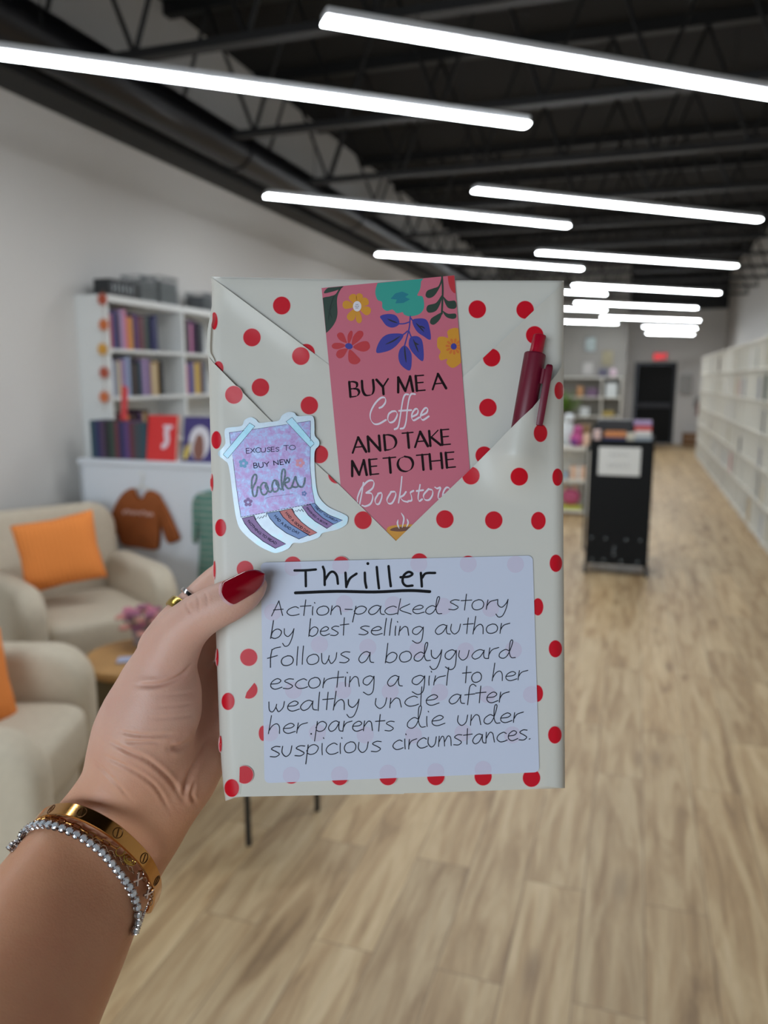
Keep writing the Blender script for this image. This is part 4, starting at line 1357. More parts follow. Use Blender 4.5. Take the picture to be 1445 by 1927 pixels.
LOW = {  # handwriting, baseline 0, x-height 1
 'a': (1.0, [[(.75, .85), (.5, 1), (.2, .8), (.02, .35), (.2, .02), (.5, .2), (.72, .75), (.76, .92)], [(.75, .8), (.74, .4), (.82, .08), (1.02, .02)]]),
 'b': (.82, [[(.08, 1.9), (.04, .9), (0, 0)], [(0, .1), (.1, .7), (.4, 1), (.68, .75), (.6, .25), (.3, 0), (.02, .12)]]),
 'c': (.82, [[(.72, .85), (.5, 1), (.15, .75), (.03, .35), (.25, .02), (.55, .02), (.8, .15)]]),
 'd': (1.02, [[(.62, .78), (.4, .92), (.1, .62), (.05, .2), (.3, 0), (.55, .3), (.74, 1.1), (.82, 1.75), (.74, 1.9), (.66, 1.6), (.66, .6), (.8, .06), (1.05, .04)]]),
 'e': (.82, [[(.05, .5), (.5, .55), (.68, .8), (.45, 1), (.12, .7), (.08, .25), (.35, 0), (.78, .18)]]),
 'f': (.7, [[(.7, 1.65), (.5, 1.85), (.3, 1.6), (.25, .6), (.22, -.1)], [(0, .85), (.65, .92)]]),
 'g': (.88, [[(.7, .85), (.45, 1), (.12, .75), (.08, .3), (.35, .1), (.6, .5), (.72, .92)], [(.73, .95), (.75, .2), (.7, -.6), (.45, -.88), (.12, -.6)]]),
 'h': (.82, [[(.1, 1.85), (.05, .9), (0, 0)], [(.02, .3), (.2, .8), (.45, 1), (.62, .7), (.66, 0)]]),
 'i': (.34, [[(.1, 1), (.1, .5), (.13, 0)], [(.17, 1.5), (.2, 1.42)]]),
 'k': (.88, [[(.1, 1.9), (.05, .9), (.02, 0)], [(.7, 1.25), (.12, .6), (.85, 0.02)]]),
 'l': (.34, [[(.12, 1.8), (.1, .9), (.1, 0)]]),
 'm': (1.1, [[(.05, 1), (.02, .5), (0, 0)], [(.02, .4), (.25, .95), (.4, .8), (.45, 0)], [(.45, .4), (.7, .95), (.9, .75), (.95, 0)]]),
 'n': (.82, [[(.05, 1), (.03, .5), (.02, 0)], [(.03, .4), (.3, .95), (.52, .85), (.6, .4), (.66, 0)]]),
 'o': (.9, [[(.42, 1), (.14, .82), (.03, .45), (.15, .08), (.42, 0), (.7, .2), (.76, .6), (.62, .92), (.4, 1)]]),
 'p': (.9, [[(.1, 1), (.06, .2), (0, -.9)], [(.03, .4), (.2, .85), (.5, 1), (.76, .7), (.62, .2), (.3, .03), (.06, .18)]]),
 'r': (.66, [[(.1, 1), (.07, .5), (.05, 0)], [(.05, .3), (.25, .8), (.65, 1)]]),
 's': (.76, [[(.65, .95), (.35, 1), (.1, .78), (.38, .52), (.62, .25), (.4, 0), (.04, .05)]]),
 't': (.68, [[(.3, 1.7), (.28, .8), (.27, 0)], [(0, 1), (.66, 1.06)]]),
 'u': (.82, [[(.05, 1), (.03, .4), (.28, 0), (.55, .3), (.64, 1)]]),
 'w': (1.12, [[(.02, 1), (.08, .2), (.28, 0), (.45, .4), (.5, .75)], [(.48, .4), (.65, 0), (.9, .4), (.96, 1)]]),
 'y': (.86, [[(.05, 1), (.1, .45), (.35, .2), (.6, .6), (.7, 1)], [(.7, 1), (.63, .1), (.45, -.65), (.2, -.8), (.02, -.5)]]),
 'A': (.9, [[(0, -.05), (.36, 1.65)], [(.36, 1.65), (.68, 0)], [(.08, .62), (.68, .7)]]),
 'F': (.78, [[(.72, 1.8), (.4, 1.72), (.2, 1.55)], [(.2, 1.6), (.14, .8), (.16, -.15)], [(-.05, .75), (.55, .98)]]),
 '-': (.6, [[(.05, .58), (.5, .54)]]),
 '.': (.3, [[(.05, .02), (.12, .06)]]),
}
CAP = {  # plain capitals, cap height 1
 'A': (.9, [[(0, 0), (.4, 1)], [(.4, 1), (.8, 0)], [(.14, .36), (.66, .36)]]),
 'B': (.76, [[(.06, 1), (.06, 0)], [(.06, 1), (.3, .99), (.5, .88), (.48, .64), (.3, .54), (.06, .53)], [(.3, .53), (.52, .46), (.6, .26), (.48, .05), (.28, 0), (.06, 0)]]),
 'C': (.8, [[(.74, .82), (.5, 1), (.2, .86), (.05, .5), (.2, .12), (.5, 0), (.74, .16)]]),
 'D': (.9, [[(.06, 1), (.06, 0)], [(.06, 1), (.34, .99), (.62, .84), (.74, .5), (.62, .16), (.34, .01), (.06, 0)]]),
 'E': (.7, [[(.06, 1), (.06, 0)], [(.06, 1), (.54, 1)], [(.06, .53), (.48, .53)], [(.06, 0), (.56, 0)]]),
 'F': (.58, [[(.06, 1), (.06, 0)], [(.06, 1), (.52, 1)], [(.06, .53), (.45, .53)]]),
 'G': (.84, [[(.76, .82), (.5, 1), (.2, .86), (.05, .5), (.2, .12), (.5, 0), (.76, .14), (.76, .44)], [(.5, .44), (.78, .44)]]),
 'H': (.96, [[(.06, 1), (.06, 0)], [(.74, 1), (.74, 0)], [(.06, .52), (.74, .52)]]),
 'I': (.28, [[(.1, 1), (.1, 0)]]),
 'K': (.74, [[(.06, 1), (.06, 0)], [(.62, 1), (.08, .5)], [(.16, .56), (.7, 0)]]),
 'L': (.58, [[(.06, 1), (.06, 0), ], [(.06, 0), (.52, 0)]]),
 'M': (1.1, [[(.1, 1), (.02, 0)], [(.1, 1), (.46, .06)], [(.46, .06), (.82, 1)], [(.82, 1), (.92, 0)]]),
 'N': (.98, [[(.07, 0), (.07, 1)], [(.07, 1), (.74, 0)], [(.74, 0), (.74, 1)]]),
 'O': (.94, [[(.45, 1), (.16, .86), (.04, .5), (.16, .14), (.45, 0), (.74, .14), (.86, .5), (.74, .86), (.45, 1)]]),
 'R': (.7, [[(.06, 1), (.06, 0)], [(.06, 1), (.34, .99), (.54, .88), (.52, .62), (.32, .5), (.06, .48)], [(.28, .5), (.66, 0)]]),
 'S': (.62, [[(.52, .86), (.3, 1), (.08, .8), (.28, .54), (.52, .3), (.34, .01), (.04, .12)]]),
 'T': (.72, [[(.34, 1), (.34, 0)], [(0, 1), (.68, 1)]]),
 'U': (.94, [[(.06, 1), (.06, .4), (.18, .06), (.4, 0), (.62, .08), (.73, .4), (.73, 1)]]),
 'W': (1.0, [[(0, 1), (.24, 0)], [(.24, 0), (.46, .9)], [(.46, .9), (.7, 0)], [(.7, 0), (.94, 1)]]),
 'X': (.74, [[(.04, 1), (.66, 0)], [(.64, 1), (.02, 0)]]),
 'Y': (.74, [[(0, 1), (.35, .48)], [(.7, 1), (.35, .48)], [(.35, .48), (.35, 0)]]),
 '!': (.28, [[(.1, 1), (.1, .3)], [(.1, .05), (.1, 0)]]),
 ' ': (.45, []),
}
def word(mb, txt, x0, y0, x1, y1, xh, width, mi, z, font=LOW, nib=None, lean=0.0, jitter=0.0, curved=True):
    adv = sum(font[c][0] for c in txt)
    last = font[txt[-1]][0]
    tot = adv - 0.12 * last
    L = math.hypot(x1 - x0, y1 - y0)
    sx = L / tot
    dx, dy = (x1 - x0) / L, (y1 - y0) / L
    u = 0.0
    rj = random.Random(hash(len(txt)) + int(x0 * 3 + y0))
    for c in txt:
        a, strokes = font[c]
        j = rj.uniform(-jitter, jitter)
        hs = 1 + rj.uniform(-jitter, jitter)
        for s_ in strokes:
            pts = []
            for px, py in s_:
                lx = (u + px + lean * py) * sx
                ly = (py * hs + j * 0.5) * xh
                pts.append((x0 + lx * dx + ly * dy, y0 + lx * dy - ly * dx))
            ribbon(mb, pts, width, mi, z, nib, smooth=6 if len(pts) > 2 else 0, curved=curved)
        u += a

# ------------------------------------------------------------------ bookmark tucked into the folds
bmk = thing('bookmark', 'pink floral bookmark with black and white lettering tucked into the wrapping folds', 'bookmark', bp(760, 770, 4))
ORG = bmk.location
BZ = 3.6
mb = MB()
BM = [(605, 542), (855, 518), (884, 884), (897, 1010), (740, 1035), (654, 1035), (641, 915)]
pinkm = mat('bookmark_pink', (204, 104, 124), 0.42)
sheet(mb, BM, 0, BZ, 1.6, cuts=[], curved=False)
card = mb.build('card', pinkm, bmk, origin=ORG)
card['label'] = 'pink printed card'
art_m = [mat('art_green', (38, 60, 48), 0.45), mat('art_mustard', (214, 146, 34), 0.45), mat('art_white', (226, 218, 226), 0.45), mat('art_teal', (48, 156, 142), 0.45),
         mat('art_deep_teal', (24, 124, 140), 0.45), mat('art_red', (194, 46, 54), 0.45), mat('art_blue', (56, 54, 150), 0.45), mat('art_ink', (36, 30, 44), 0.45),
         mat('art_orange', (214, 112, 36), 0.45), mat('art_brown', (112, 62, 40), 0.45), mat('art_dark', (28, 46, 38), 0.45)]
S2 = (5.352, 600, 510)
BCLIP = [(605.4, 542.6), (854.6, 518.6), (883.5, 884), (892, 1009), (741, 1034), (655, 1034), (641.5, 915)]
def art(mbx, pts, mi, lay, closed_smooth=True):
    P = [(p.x, p.y) for p in catmull(pts, 5, True)] if closed_smooth else pts
    P = clip_poly(scaled(P, *S2), BCLIP)
    if len(P) > 2:
        sheet(mbx, P, mi, BZ + 0.12 + 0.1 * lay, cuts=[], curved=False)
def petal(cx, cy, ang, r0, r1, w_):
    c, s_ = math.cos(math.radians(ang)), -math.sin(math.radians(ang))
    out = []
    for t, h_ in ((r0, 0), (r0 + (r1 - r0) * .45, w_ * .75), (r0 + (r1 - r0) * .8, w_), (r1, w_ * .45), (r1, -w_ * .45), (r0 + (r1 - r0) * .8, -w_), (r0 + (r1 - r0) * .45, -w_ * .75)):
        out.append((cx + t * c - h_ * s_, cy + t * s_ + h_ * c))
    return out
mb = MB()
art(mb, [(50, 222), (100, 165), (252, 138), (215, 180), (120, 212)], 0, 1)
art(mb, [(30, 283), (110, 255), (165, 235), (205, 180), (252, 138), (205, 210), (182, 290), (186, 440), (150, 540), (75, 622), (50, 600), (30, 420)], 0, 1)
for a, L, w_ in ((116, 130, 40), (76, 130, 34), (30, 125, 42), (-25, 145, 44), (-82, 168, 30), (-120, 160, 42), (172, 145, 42)):
    art(mb, petal(385, 355, a, 10, L, w_), 1, 1)
art(mb, ell(385, 355, 42, 52, n=20), 2, 2)
for k in range(7):
    a = 2 * PI * k / 6
    r_ = 0 if k == 6 else 1
    art(mb, ell(383 + 15 * r_ * math.cos(a), 355 + 20 * r_ * math.sin(a), 4, 5, n=8), 7, 3, False)
art(mb, [(612, 100), (700, 92), (1028, 64), (1028, 110), (1020, 180), (992, 245), (1040, 255), (1058, 310), (1055, 380), (1010, 435), (920, 456), (860, 440), (842, 415), (785, 425), (740, 388), (685, 403), (640, 370), (634, 310), (590, 290), (568, 220), (580, 150)], 3, 1)
art(mb, [(722, 280), (770, 225), (840, 207), (905, 235), (870, 262), (918, 285), (850, 322), (770, 326), (785, 288)], 4, 2, False)
for pts in ([(280, 725), (215, 700), (182, 650), (205, 620), (245, 630), (272, 690)], [(292, 720), (290, 650), (318, 603), (340, 615), (332, 670), (308, 725)], [(330, 740), (345, 660), (395, 605), (440, 610), (445, 650), (405, 700), (345, 745)],
            [(345, 765), (420, 715), (490, 710), (515, 765), (480, 805), (420, 808)], [(310, 790), (390, 860), (418, 900), (380, 938), (320, 930), (295, 880)], [(290, 780), (200, 795), (173, 845), (205, 880), (250, 860), (285, 800)], [(130, 750), (160, 725), (230, 728), (268, 755), (200, 785), (145, 780)]):
    art(mb, pts, 5, 1)
art(mb, ell(302, 757, 38, 30, 15, n=20), 6, 2)
for pts in ([(617, 455), (690, 433), (770, 445), (808, 500), (800, 545), (740, 570), (680, 550), (640, 500)], [(940, 500), (1010, 477), (1080, 490), (1112, 560), (1125, 690), (1050, 655), (980, 600)],
            [(580, 822), (590, 750), (640, 670), (720, 632), (850, 640), (800, 730), (730, 790), (650, 818)], [(935, 660), (1000, 660), (1045, 720), (1050, 905), (960, 840), (908, 760), (910, 690)],
            [(862, 750), (910, 790), (935, 860), (918, 1000), (830, 950), (800, 870), (815, 790)]):
    art(mb, pts, 6, 1)
for pts in ([(1238, 60), (1232, 130), (1170, 240), (1110, 273), (1075, 250), (1090, 200), (1150, 175), (1205, 150)], [(1240, 240), (1225, 320), (1180, 400), (1110, 420), (1083, 390), (1100, 345), (1180, 320)], [(1250, 255), (1300, 300), (1370, 300), (1385, 360), (1350, 382), (1290, 360)],
            [(1240, 420), (1215, 490), (1160, 540), (1120, 525), (1130, 480), (1190, 440)], [(1245, 400), (1300, 430), (1375, 430), (1380, 470), (1340, 482), (1280, 460)]):
    art(mb, pts, 0, 1)
art(mb, [(1304, 20), (1380, 20), (1380, 212), (1335, 195), (1306, 120)], 5, 1)
art(mb, [(1190, 720), (1200, 670), (1250, 660), (1300, 672), (1293, 610), (1340, 578), (1408, 585), (1450, 700), (1450, 880), (1400, 950), (1340, 975), (1285, 930), (1292, 885), (1230, 900), (1207, 860), (1225, 810), (1195, 770)], 1, 1)
for k in range(11):
    art(mb, petal(1358, 760, 33 * k + 10, 15, 82, 13), 8, 2)
art(mb, ell(1358, 760, 30, 32, n=18), 6, 3)
def rib(mbx, pts, w_, mi, lay, nib=None, sm=5, taper=0.0, S=S2):
    ribbon(mbx, scaled(pts, *S), w_, mi, BZ + 0.12 + 0.1 * lay, nib, sm, curved=False, taper=taper)
for pts in ([(920, 455), (908, 580), (862, 755)], [(805, 532), (860, 530), (915, 512)], [(845, 642), (870, 625), (890, 605)], [(905, 600), (915, 630), (930, 665)], [(920, 468), (935, 488), (948, 505)]):
    rib(mb, pts, 2.4, 6, 1)
rib(mb, [(1240, 55), (1247, 200), (1238, 430)], 3.4, 0, 1)
for pts in ([(690, 482), (740, 505), (790, 522)], [(978, 525), (1020, 570), (1058, 612)], [(672, 738), (745, 705), (815, 658)], [(950, 690), (975, 750), (1000, 815)], [(862, 760), (868, 840), (878, 920)], [(1010, 555), (1040, 562), (1068, 580)], [(960, 715), (985, 735), (1005, 742)]):
    rib(mb, pts, 2.6, 7, 3, taper=0.3)
for pts in ([(150, 250), (110, 370), (95, 490)], [(85, 385), (105, 395), (112, 430), (130, 470)], [(150, 340), (120, 375), (105, 400)]):
    rib(mb, pts, 1.6, 10, 3, taper=0.4)
pr = mb.build('printed_flowers', art_m, bmk, origin=ORG)
pr['label'] = 'printed flowers and leaves'
# coffee cup at the bottom
mb = MB()
S3 = (4.516, 600, 700)
def art3(pts, mi, lay):
    P = clip_poly(scaled([(p.x, p.y) for p in catmull(pts, 5, True)], *S3), BCLIP)
    sheet(mb, P, mi, BZ + 0.12 + 0.1 * lay, cuts=[], curved=False)
art3([(575, 1345), (600, 1312), (700, 1297), (800, 1297), (830, 1330), (800, 1420), (720, 1480), (640, 1440), (590, 1395)], 1, 1)
art3([(605, 1345), (650, 1320), (780, 1316), (810, 1335), (750, 1348), (680, 1356)], 9, 2)
for pts in ([(672, 1255), (668, 1290), (682, 1330)], [(700, 1198), (722, 1245), (708, 1322)], [(748, 1248), (758, 1280), (745, 1318)]):
    rib(mb, pts, 3.0, 2, 3, taper=0.3, S=S3)
pr = mb.build('printed_cup', art_m, bmk, origin=ORG)
pr['label'] = 'printed yellow coffee cup with steam'
blk, wht = mat('print_black', (30, 16, 20), 0.6, spec=0.12), mat('print_white_ink', (232, 220, 232), 0.5, spec=0.2)
mb = MB()
NIB = (28, 0.2)
def caps(txt, x0, y0, x1, y1):
    word(mb, txt, x0, y0, x1, y1, 28.2, 4.9, 0, BZ + 0.3, CAP, NIB, curved=False)
caps('BUY', 657.5, 747, 731, 741)
caps('ME', 748.5, 738.5, 801.5, 734)
caps('A', 814, 733, 839, 730.6)
caps('AND', 663.5, 852.3, 748, 845)
caps('TAKE', 759, 843.5, 849, 835.7)
caps('ME', 662, 896.2, 714, 891.5)
caps('TO', 723, 890.5, 777, 886)
caps('THE', 786, 885, 858.6, 878.5)
bl = mb.build('black_lettering', blk, bmk, origin=ORG)
bl['label'] = 'black capital lettering'
mb = MB()
S4 = (6.283, 640, 690)
COP = (52, 0.2)
for pts in ([(465, 488), (500, 470), (535, 420), (530, 370), (480, 370), (410, 440), (360, 540), (360, 620), (400, 675), (460, 675), (540, 630)],
            [(610, 530), (655, 528), (675, 570), (640, 640), (590, 660), (563, 620), (575, 560), (615, 528)],
            [(805, 328), (770, 330), (745, 380), (725, 490), (700, 650), (680, 720), (645, 740)], [(885, 325), (840, 325), (815, 380), (795, 500), (780, 640), (755, 720), (715, 733)], [(697, 522), (840, 514)],
            [(850, 592), (910, 560), (920, 510), (890, 500), (855, 545), (845, 600), (870, 635), (935, 600)], [(955, 578), (1020, 545), (1035, 500), (1005, 490), (965, 540), (950, 595), (980, 630), (1047, 588)],
            ):
    ribbon(mb, scaled(pts, *S4), 3.7, 0, BZ + 0.3, (118 + 0, 0.25), 6, curved=False)
wl = mb.build('white_script', wht, bmk, origin=ORG)
wl['label'] = 'white script lettering in the middle'
mb = MB()
for pts in ([(275, 1370), (255, 1500), (225, 1648)], [(205, 1600), (208, 1540), (250, 1440), (320, 1360), (375, 1345), (400, 1375), (380, 1440), (310, 1492)], [(310, 1492), (370, 1500), (385, 1550), (360, 1620), (300, 1650), (260, 1640)],
            [(450, 1500), (490, 1495), (490, 1550), (460, 1620), (425, 1620), (415, 1570), (455, 1498)], [(600, 1480), (650, 1482), (655, 1530), (615, 1610), (570, 1615), (555, 1565), (605, 1478)],
            [(730, 1300), (715, 1450), (690, 1610)], [(778, 1480), (750, 1520), (715, 1545), (745, 1585), (800, 1600)], [(865, 1468), (832, 1490), (842, 1530), (845, 1580), (805, 1590)],
            [(945, 1395), (922, 1540), (935, 1588), (968, 1568)], [(905, 1470), (980, 1460)], [(1040, 1448), (1090, 1462), (1090, 1520), (1050, 1575), (1000, 1570), (988, 1515), (1045, 1446)],
            [(1120, 1425), (1148, 1440), (1188, 1430), (1165, 1495), (1160, 1555), (1192, 1565)], [(1215, 1522), (1280, 1490), (1292, 1440), (1255, 1430), (1222, 1480), (1212, 1540), (1250, 1570), (1290, 1530)]):
    ribbon(mb, scaled(pts, *S4), 3.7, 0, BZ + 0.3, (118 + 0, 0.25), 6, curved=False)
wl = mb.build('white_script', wht, bmk, origin=ORG)
wl['label'] = 'white script lettering at the bottom'

# ------------------------------------------------------------------ pen clipped into the right-hand pocket
pen = thing('pen', 'dark red click pen clipped into the right pocket of the wrapping', 'pen', bp(990, 740, 22))
PO = pen.location
def pa(s_, t=0.0, z=0.0):
    v = PEN_A + PEN_D * s_ + Vector((PEN_D.y, -PEN_D.x)) * t
    return bp(v.x, v.y, 22.5 + z)
pen_m = mat('pen_barrel', (108, 12, 40), 0.42, bump=(900, 0.05, 0.0002))
pen_r = mat('pen_button', (168, 10, 40), 0.25)
k_ = SPX
MB().tube([pa(-1), pa(0), pa(2), pa(60), pa(165), pa(178), pa(188)], [18.6 * k_, 19.6 * k_, 20 * k_, 20 * k_, 19.6 * k_, 15 * k_, 6 * k_], 32).build('barrel', pen_m, pen, 40, origin=PO)
mbx = MB().tube([pa(-37, 2.5), pa(-36.4, 2.5), pa(-35, 2.5), pa(-10, 1.5), pa(0, 1)], [10.6 * k_, 11.6 * k_, 12.2 * k_, 12.3 * k_, 12.6 * k_], 24)
mbx.build('push_button', pen_r, pen, 40, origin=PO)
c0, c1 = (1034, 689), (1014.5, 801)
def strip(pts, hw_, z0, z1):
    """bar along pts, half width hw_ (px), between heights z0 and z1"""
    vs = []
    L = len(pts)
    for k in range(L):
        a, b_ = Vector(pts[max(0, k - 1)]), Vector(pts[min(L - 1, k + 1)])
        t = (b_ - a).normalized()
        n_ = Vector((-t.y, t.x))
        h_ = hw_[k]
        p = Vector(pts[k])
        zt = z1[k] if isinstance(z1, list) else z1
        zb = z0[k] if isinstance(z0, list) else z0
        for (o_, zz_) in ((-h_, zb), (-h_, zt - 1.5), (-h_ * 0.55, zt), (h_ * 0.55, zt), (h_, zt - 1.5), (h_, zb)):
            q_ = p + n_ * o_
            vs.append(bp(q_.x, q_.y, zz_))
    fs = []
    for k in range(L - 1):
        for j in range(6):
            fs.append([k * 6 + j, k * 6 + (j + 1) % 6, k * 6 + 6 + (j + 1) % 6, k * 6 + 6 + j])
    fs += [list(range(6)), [(L - 1) * 6 + j for j in range(6)][::-1]]
    return MB().add(vs, fs)
def lerp2(t):
    return (c0[0] + (c1[0] - c0[0]) * t, c0[1] + (c1[1] - c0[1]) * t)
ts = [-0.03, -0.01, 0.03, 0.3, 0.6, 0.9, 0.99, 1.0]
strip([lerp2(t) for t in ts], [4, 6, 6.8, 6.8, 6.8, 6.6, 6, 5.4], [40, 39, 38, 38, 38, 37, 36, 36], [48, 50, 51, 51, 50, 47, 45, 42]).build('clip', pen_m, pen, 50, origin=PO)
strip([(1024.5, 694), (1019.5, 722)], [4.5, 4.5], 24, 40).build('clip_mount', pen_m, pen, 50, origin=PO)

# ------------------------------------------------------------------ holographic sticker
def foil(name, stops, scale, rough=0.3):
    m = bpy.data.materials.new(name)
    m.use_nodes = True
    q = NT(m)
    tc = q.n('ShaderNodeTexCoord')
    nz = q.n('ShaderNodeTexNoise', i_Scale=scale, i_Detail=8.0, i_Roughness=0.8, i_Distortion=0.3)
    q.l(tc, 'Object', nz, 'Vector')
    r = q.ramp([(p, s2l(c)) for p, c in stops])
    q.l(nz, 'Fac', r, 'Fac')
    q.l(r, 'Color', q.b, 'Base Color')
    q.b.inputs['Roughness'].default_value = rough
    q.b.inputs['Metallic'].default_value = 0.15
    return m
lilac = foil('foil_lilac', [(0.3, (150, 118, 178)), (0.46, (176, 146, 200)), (0.56, (158, 178, 222)), (0.66, (196, 206, 240)), (0.75, (150, 214, 240))], 260)
white_f = foil('foil_white', [(0.3, (196, 206, 222)), (0.5, (206, 220, 232)), (0.62, (190, 226, 238)), (0.75, (214, 214, 234))], 60)
ink2 = mat('sticker_ink', (36, 34, 62), 0.6, spec=0.12)
glit = foil('glitter_ink', [(0.35, (40, 56, 66)), (0.5, (62, 84, 98)), (0.6, (96, 120, 134)), (0.7, (50, 60, 84))], 900)
strip_m = [mat('strip_purple', (144, 106, 166), 0.4), mat('strip_blue', (122, 152, 208), 0.4), mat('strip_coral', (206, 112, 110), 0.4)]
tape_m = foil('foil_tape', [(0.3, (150, 210, 230)), (0.5, (176, 222, 240)), (0.7, (200, 220, 245))], 70)
flw = [mat('flower_cyan', (110, 174, 216), 0.4), mat('flower_pink', (226, 150, 168), 0.4), mat('flower_blue', (96, 120, 184), 0.4), mat('flower_violet', (140, 104, 166), 0.4)]
stk = thing_part = None
S5 = (5.352, 400, 760)
S6 = (6.283, 440, 930)
S7 = (7.225, 440, 770)
SZ = 8.6
mb = MB()
OUT = [(60, 480), (88, 455), (128, 400), (122, 320), (122, 270), (150, 240), (290, 222), (320, 165), (380, 135), (435, 155), (470, 190), (560, 183), (665, 168), (700, 115), (765, 82), (825, 92), (858, 124), (985, 118), (1020, 150), (1026, 240), (1030, 320), (1070, 370), (1070, 420),
       (1030, 475), (1026, 620), (1045, 850), (1080, 950), (1170, 1040), (1340, 1120), (1362, 1165), (1340, 1220), (1250, 1268), (1110, 1300), (1060, 1350), (900, 1400), (812, 1402), (760, 1460), (650, 1500), (580, 1487), (450, 1420), (300, 1290), (245, 1180), (210, 980), (165, 640), (120, 570), (60, 520)]
P = scaled([(p.x, p.y) for p in catmull(OUT, 4, True)], *S5)
sheet(mb, P, 0, SZ, 1.2)
stk = mb.build('sticker', white_f, wb, origin=BC)
stk['label'] = 'holographic sticker with lilac notepad and tear-off strips'
mb = MB()
PANEL = [(168, 290), (440, 252), (750, 205), (985, 170), (985, 420), (980, 620), (1000, 850), (1030, 1000), (660, 1068), (285, 1142), (258, 1000), (240, 850), (205, 560), (180, 420)]
sheet(mb, scaled(PANEL, *S5), 0, SZ + 0.15)
mb.build('notepad_print', lilac, stk, origin=BC)
mb = MB()
for t_ in ([(372, 192), (425, 225), (150, 552), (105, 510)], [(740, 178), (800, 135), (1025, 400), (985, 440)]):
    sheet(mb, scaled(t_, *S5), 0, SZ + 0.3)
mb.build('tape_print', tape_m, stk, origin=BC)
strips = [(0, [(95, 285), (230, 255), (260, 310), (330, 400), (440, 490), (615, 590), (490, 640), (350, 560), (200, 440), (130, 350)]),
          (1, [(390, 225), (535, 200), (580, 270), (680, 360), (780, 420), (890, 480), (770, 530), (620, 460), (500, 370), (430, 290)]),
          (2, [(540, 200), (680, 170), (720, 240), (800, 330), (890, 400), (985, 455), (895, 492), (780, 420), (680, 360), (580, 270)]),
          (0, [(805, 145), (905, 120), (960, 200), (1050, 280), (1180, 355), (1100, 405), (960, 320), (880, 250)]),
          (1, [(905, 120), (955, 105), (1020, 180), (1130, 250), (1285, 310), (1180, 355), (1050, 280), (960, 200)])]
lines = MB()
for mi, pts in strips:
    mb = MB()
    sheet(mb, scaled(pts, *S6), 0, SZ + 0.2)
    mb.build('tear_off_strip', strip_m[mi], stk, origin=BC)
    ribbon(lines, scaled(pts, *S6), 1.1, 0, SZ + 0.45, None, 0, True)
for pts in ([(235, 245), (262, 300), (290, 268), (300, 292), (325, 265), (340, 282), (360, 250), (380, 268), (386, 222)], [(688, 170), (716, 216), (730, 190), (746, 207), (765, 180), (786, 202), (800, 175), (822, 207)]):
    ribbon(lines, scaled(pts, *S6), 1.0, 0, SZ + 0.45, None, 0)
def dashed(a, b_, n, S, w_=0.8):
    for k in range(n):
        t0, t1 = k / n, (k + 0.62) / n
        ribbon(lines, scaled([(a[0] + (b_[0] - a[0]) * t0, a[1] + (b_[1] - a[1]) * t0), (a[0] + (b_[0] - a[0]) * t1, a[1] + (b_[1] - a[1]) * t1)], *S), w_, 0, SZ + 0.46, None, 0)
dashed((285, 1142), (1030, 1000), 26, S5, 0.9)
for a, b_, n in (((168, 290), (320, 268), 12), ((400, 258), (750, 207), 26), ((860, 190), (985, 172), 10), ((985, 172), (985, 380), 12), ((985, 440), (981, 620), 16), ((981, 620), (1000, 850), 18), ((1000, 850), (1030, 1000), 12), ((168, 290), (180, 410), 9), ((205, 560), (240, 850), 22), ((240, 850), (285, 1142), 22),
                 ((372, 192), (105, 510), 20), ((425, 225), (150, 552), 20), ((740, 178), (985, 440), 20), ((800, 135), (1025, 400), 20), ((740, 178), (800, 135), 5), ((985, 440), (1025, 400), 4), ((372, 192), (425, 225), 4), ((105, 510), (150, 552), 4)):
    dashed(a, b_, n, S5, 0.7)
ribbon(lines, scaled([(430, 1215), (500, 1190), (650, 1172), (800, 1150)], *S7), 0.8, 1, SZ + 0.5)
def sw_word(txt, a, b_, S, h_, w_=1.0, mi=0):
    a, b_ = scaled([a, b_], *S)
    word(lines, txt, a[0], a[1], b_[0], b_[1], h_ / S[0], w_, mi, SZ + 0.55, CAP, jitter=0.12)
sw_word('EXCUSES', (165, 600), (615, 572), S7, 62, 1.1)
sw_word('TO', (680, 560), (835, 550), S7, 62, 1.1)
sw_word('BUY', (270, 805), (478, 778), S7, 62, 1.4)
sw_word('NEW', (540, 765), (765, 735), S7, 64, 1.4)
def along(txt, path, S, h_, w_):
    P_ = scaled([(p.x, p.y) for p in catmull(path, 10)], *S)
    d = [0]
    for a, b_ in zip(P_, P_[1:]):
        d.append(d[-1] + math.hypot(b_[0] - a[0], b_[1] - a[1]))
    adv = sum(CAP[c][0] for c in txt)
    sx = d[-1] / adv
    hh = h_ / S[0]
    u = 0
    for c in txt:
        a, st_ = CAP[c]
        s_ = min(d[-1] - 0.01, (u + a / 2) * sx)
        k = max(i for i in range(len(d) - 1) if d[i] <= s_)
        f = (s_ - d[k]) / (d[k + 1] - d[k])
        px, py = P_[k][0] + (P_[k + 1][0] - P_[k][0]) * f, P_[k][1] + (P_[k + 1][1] - P_[k][1]) * f
        tx, ty = P_[k + 1][0] - P_[k][0], P_[k + 1][1] - P_[k][1]
        l_ = math.hypot(tx, ty)
        tx, ty = tx / l_, ty / l_
        for q_ in st_:
            pts = [(px + (x - a / 2 + 0.06) * sx * tx + y * hh * ty, py + (x - a / 2 + 0.06) * sx * ty - y * hh * tx) for x, y in q_]
            ribbon(lines, pts, w_, 0, SZ + 0.55, None, 4 if len(pts) > 2 else 0)
        u += a
along('NOTHING TO READ', [(158, 318), (260, 435), (380, 525), (500, 598)], S6, 26, 0.75)
along('HAD A BAD DAY', [(472, 258), (550, 345), (650, 415), (765, 478)], S6, 28, 0.75)
along('HAD A GOOD DAY', [(606, 222), (680, 310), (770, 390), (890, 470)], S6, 26, 0.75)
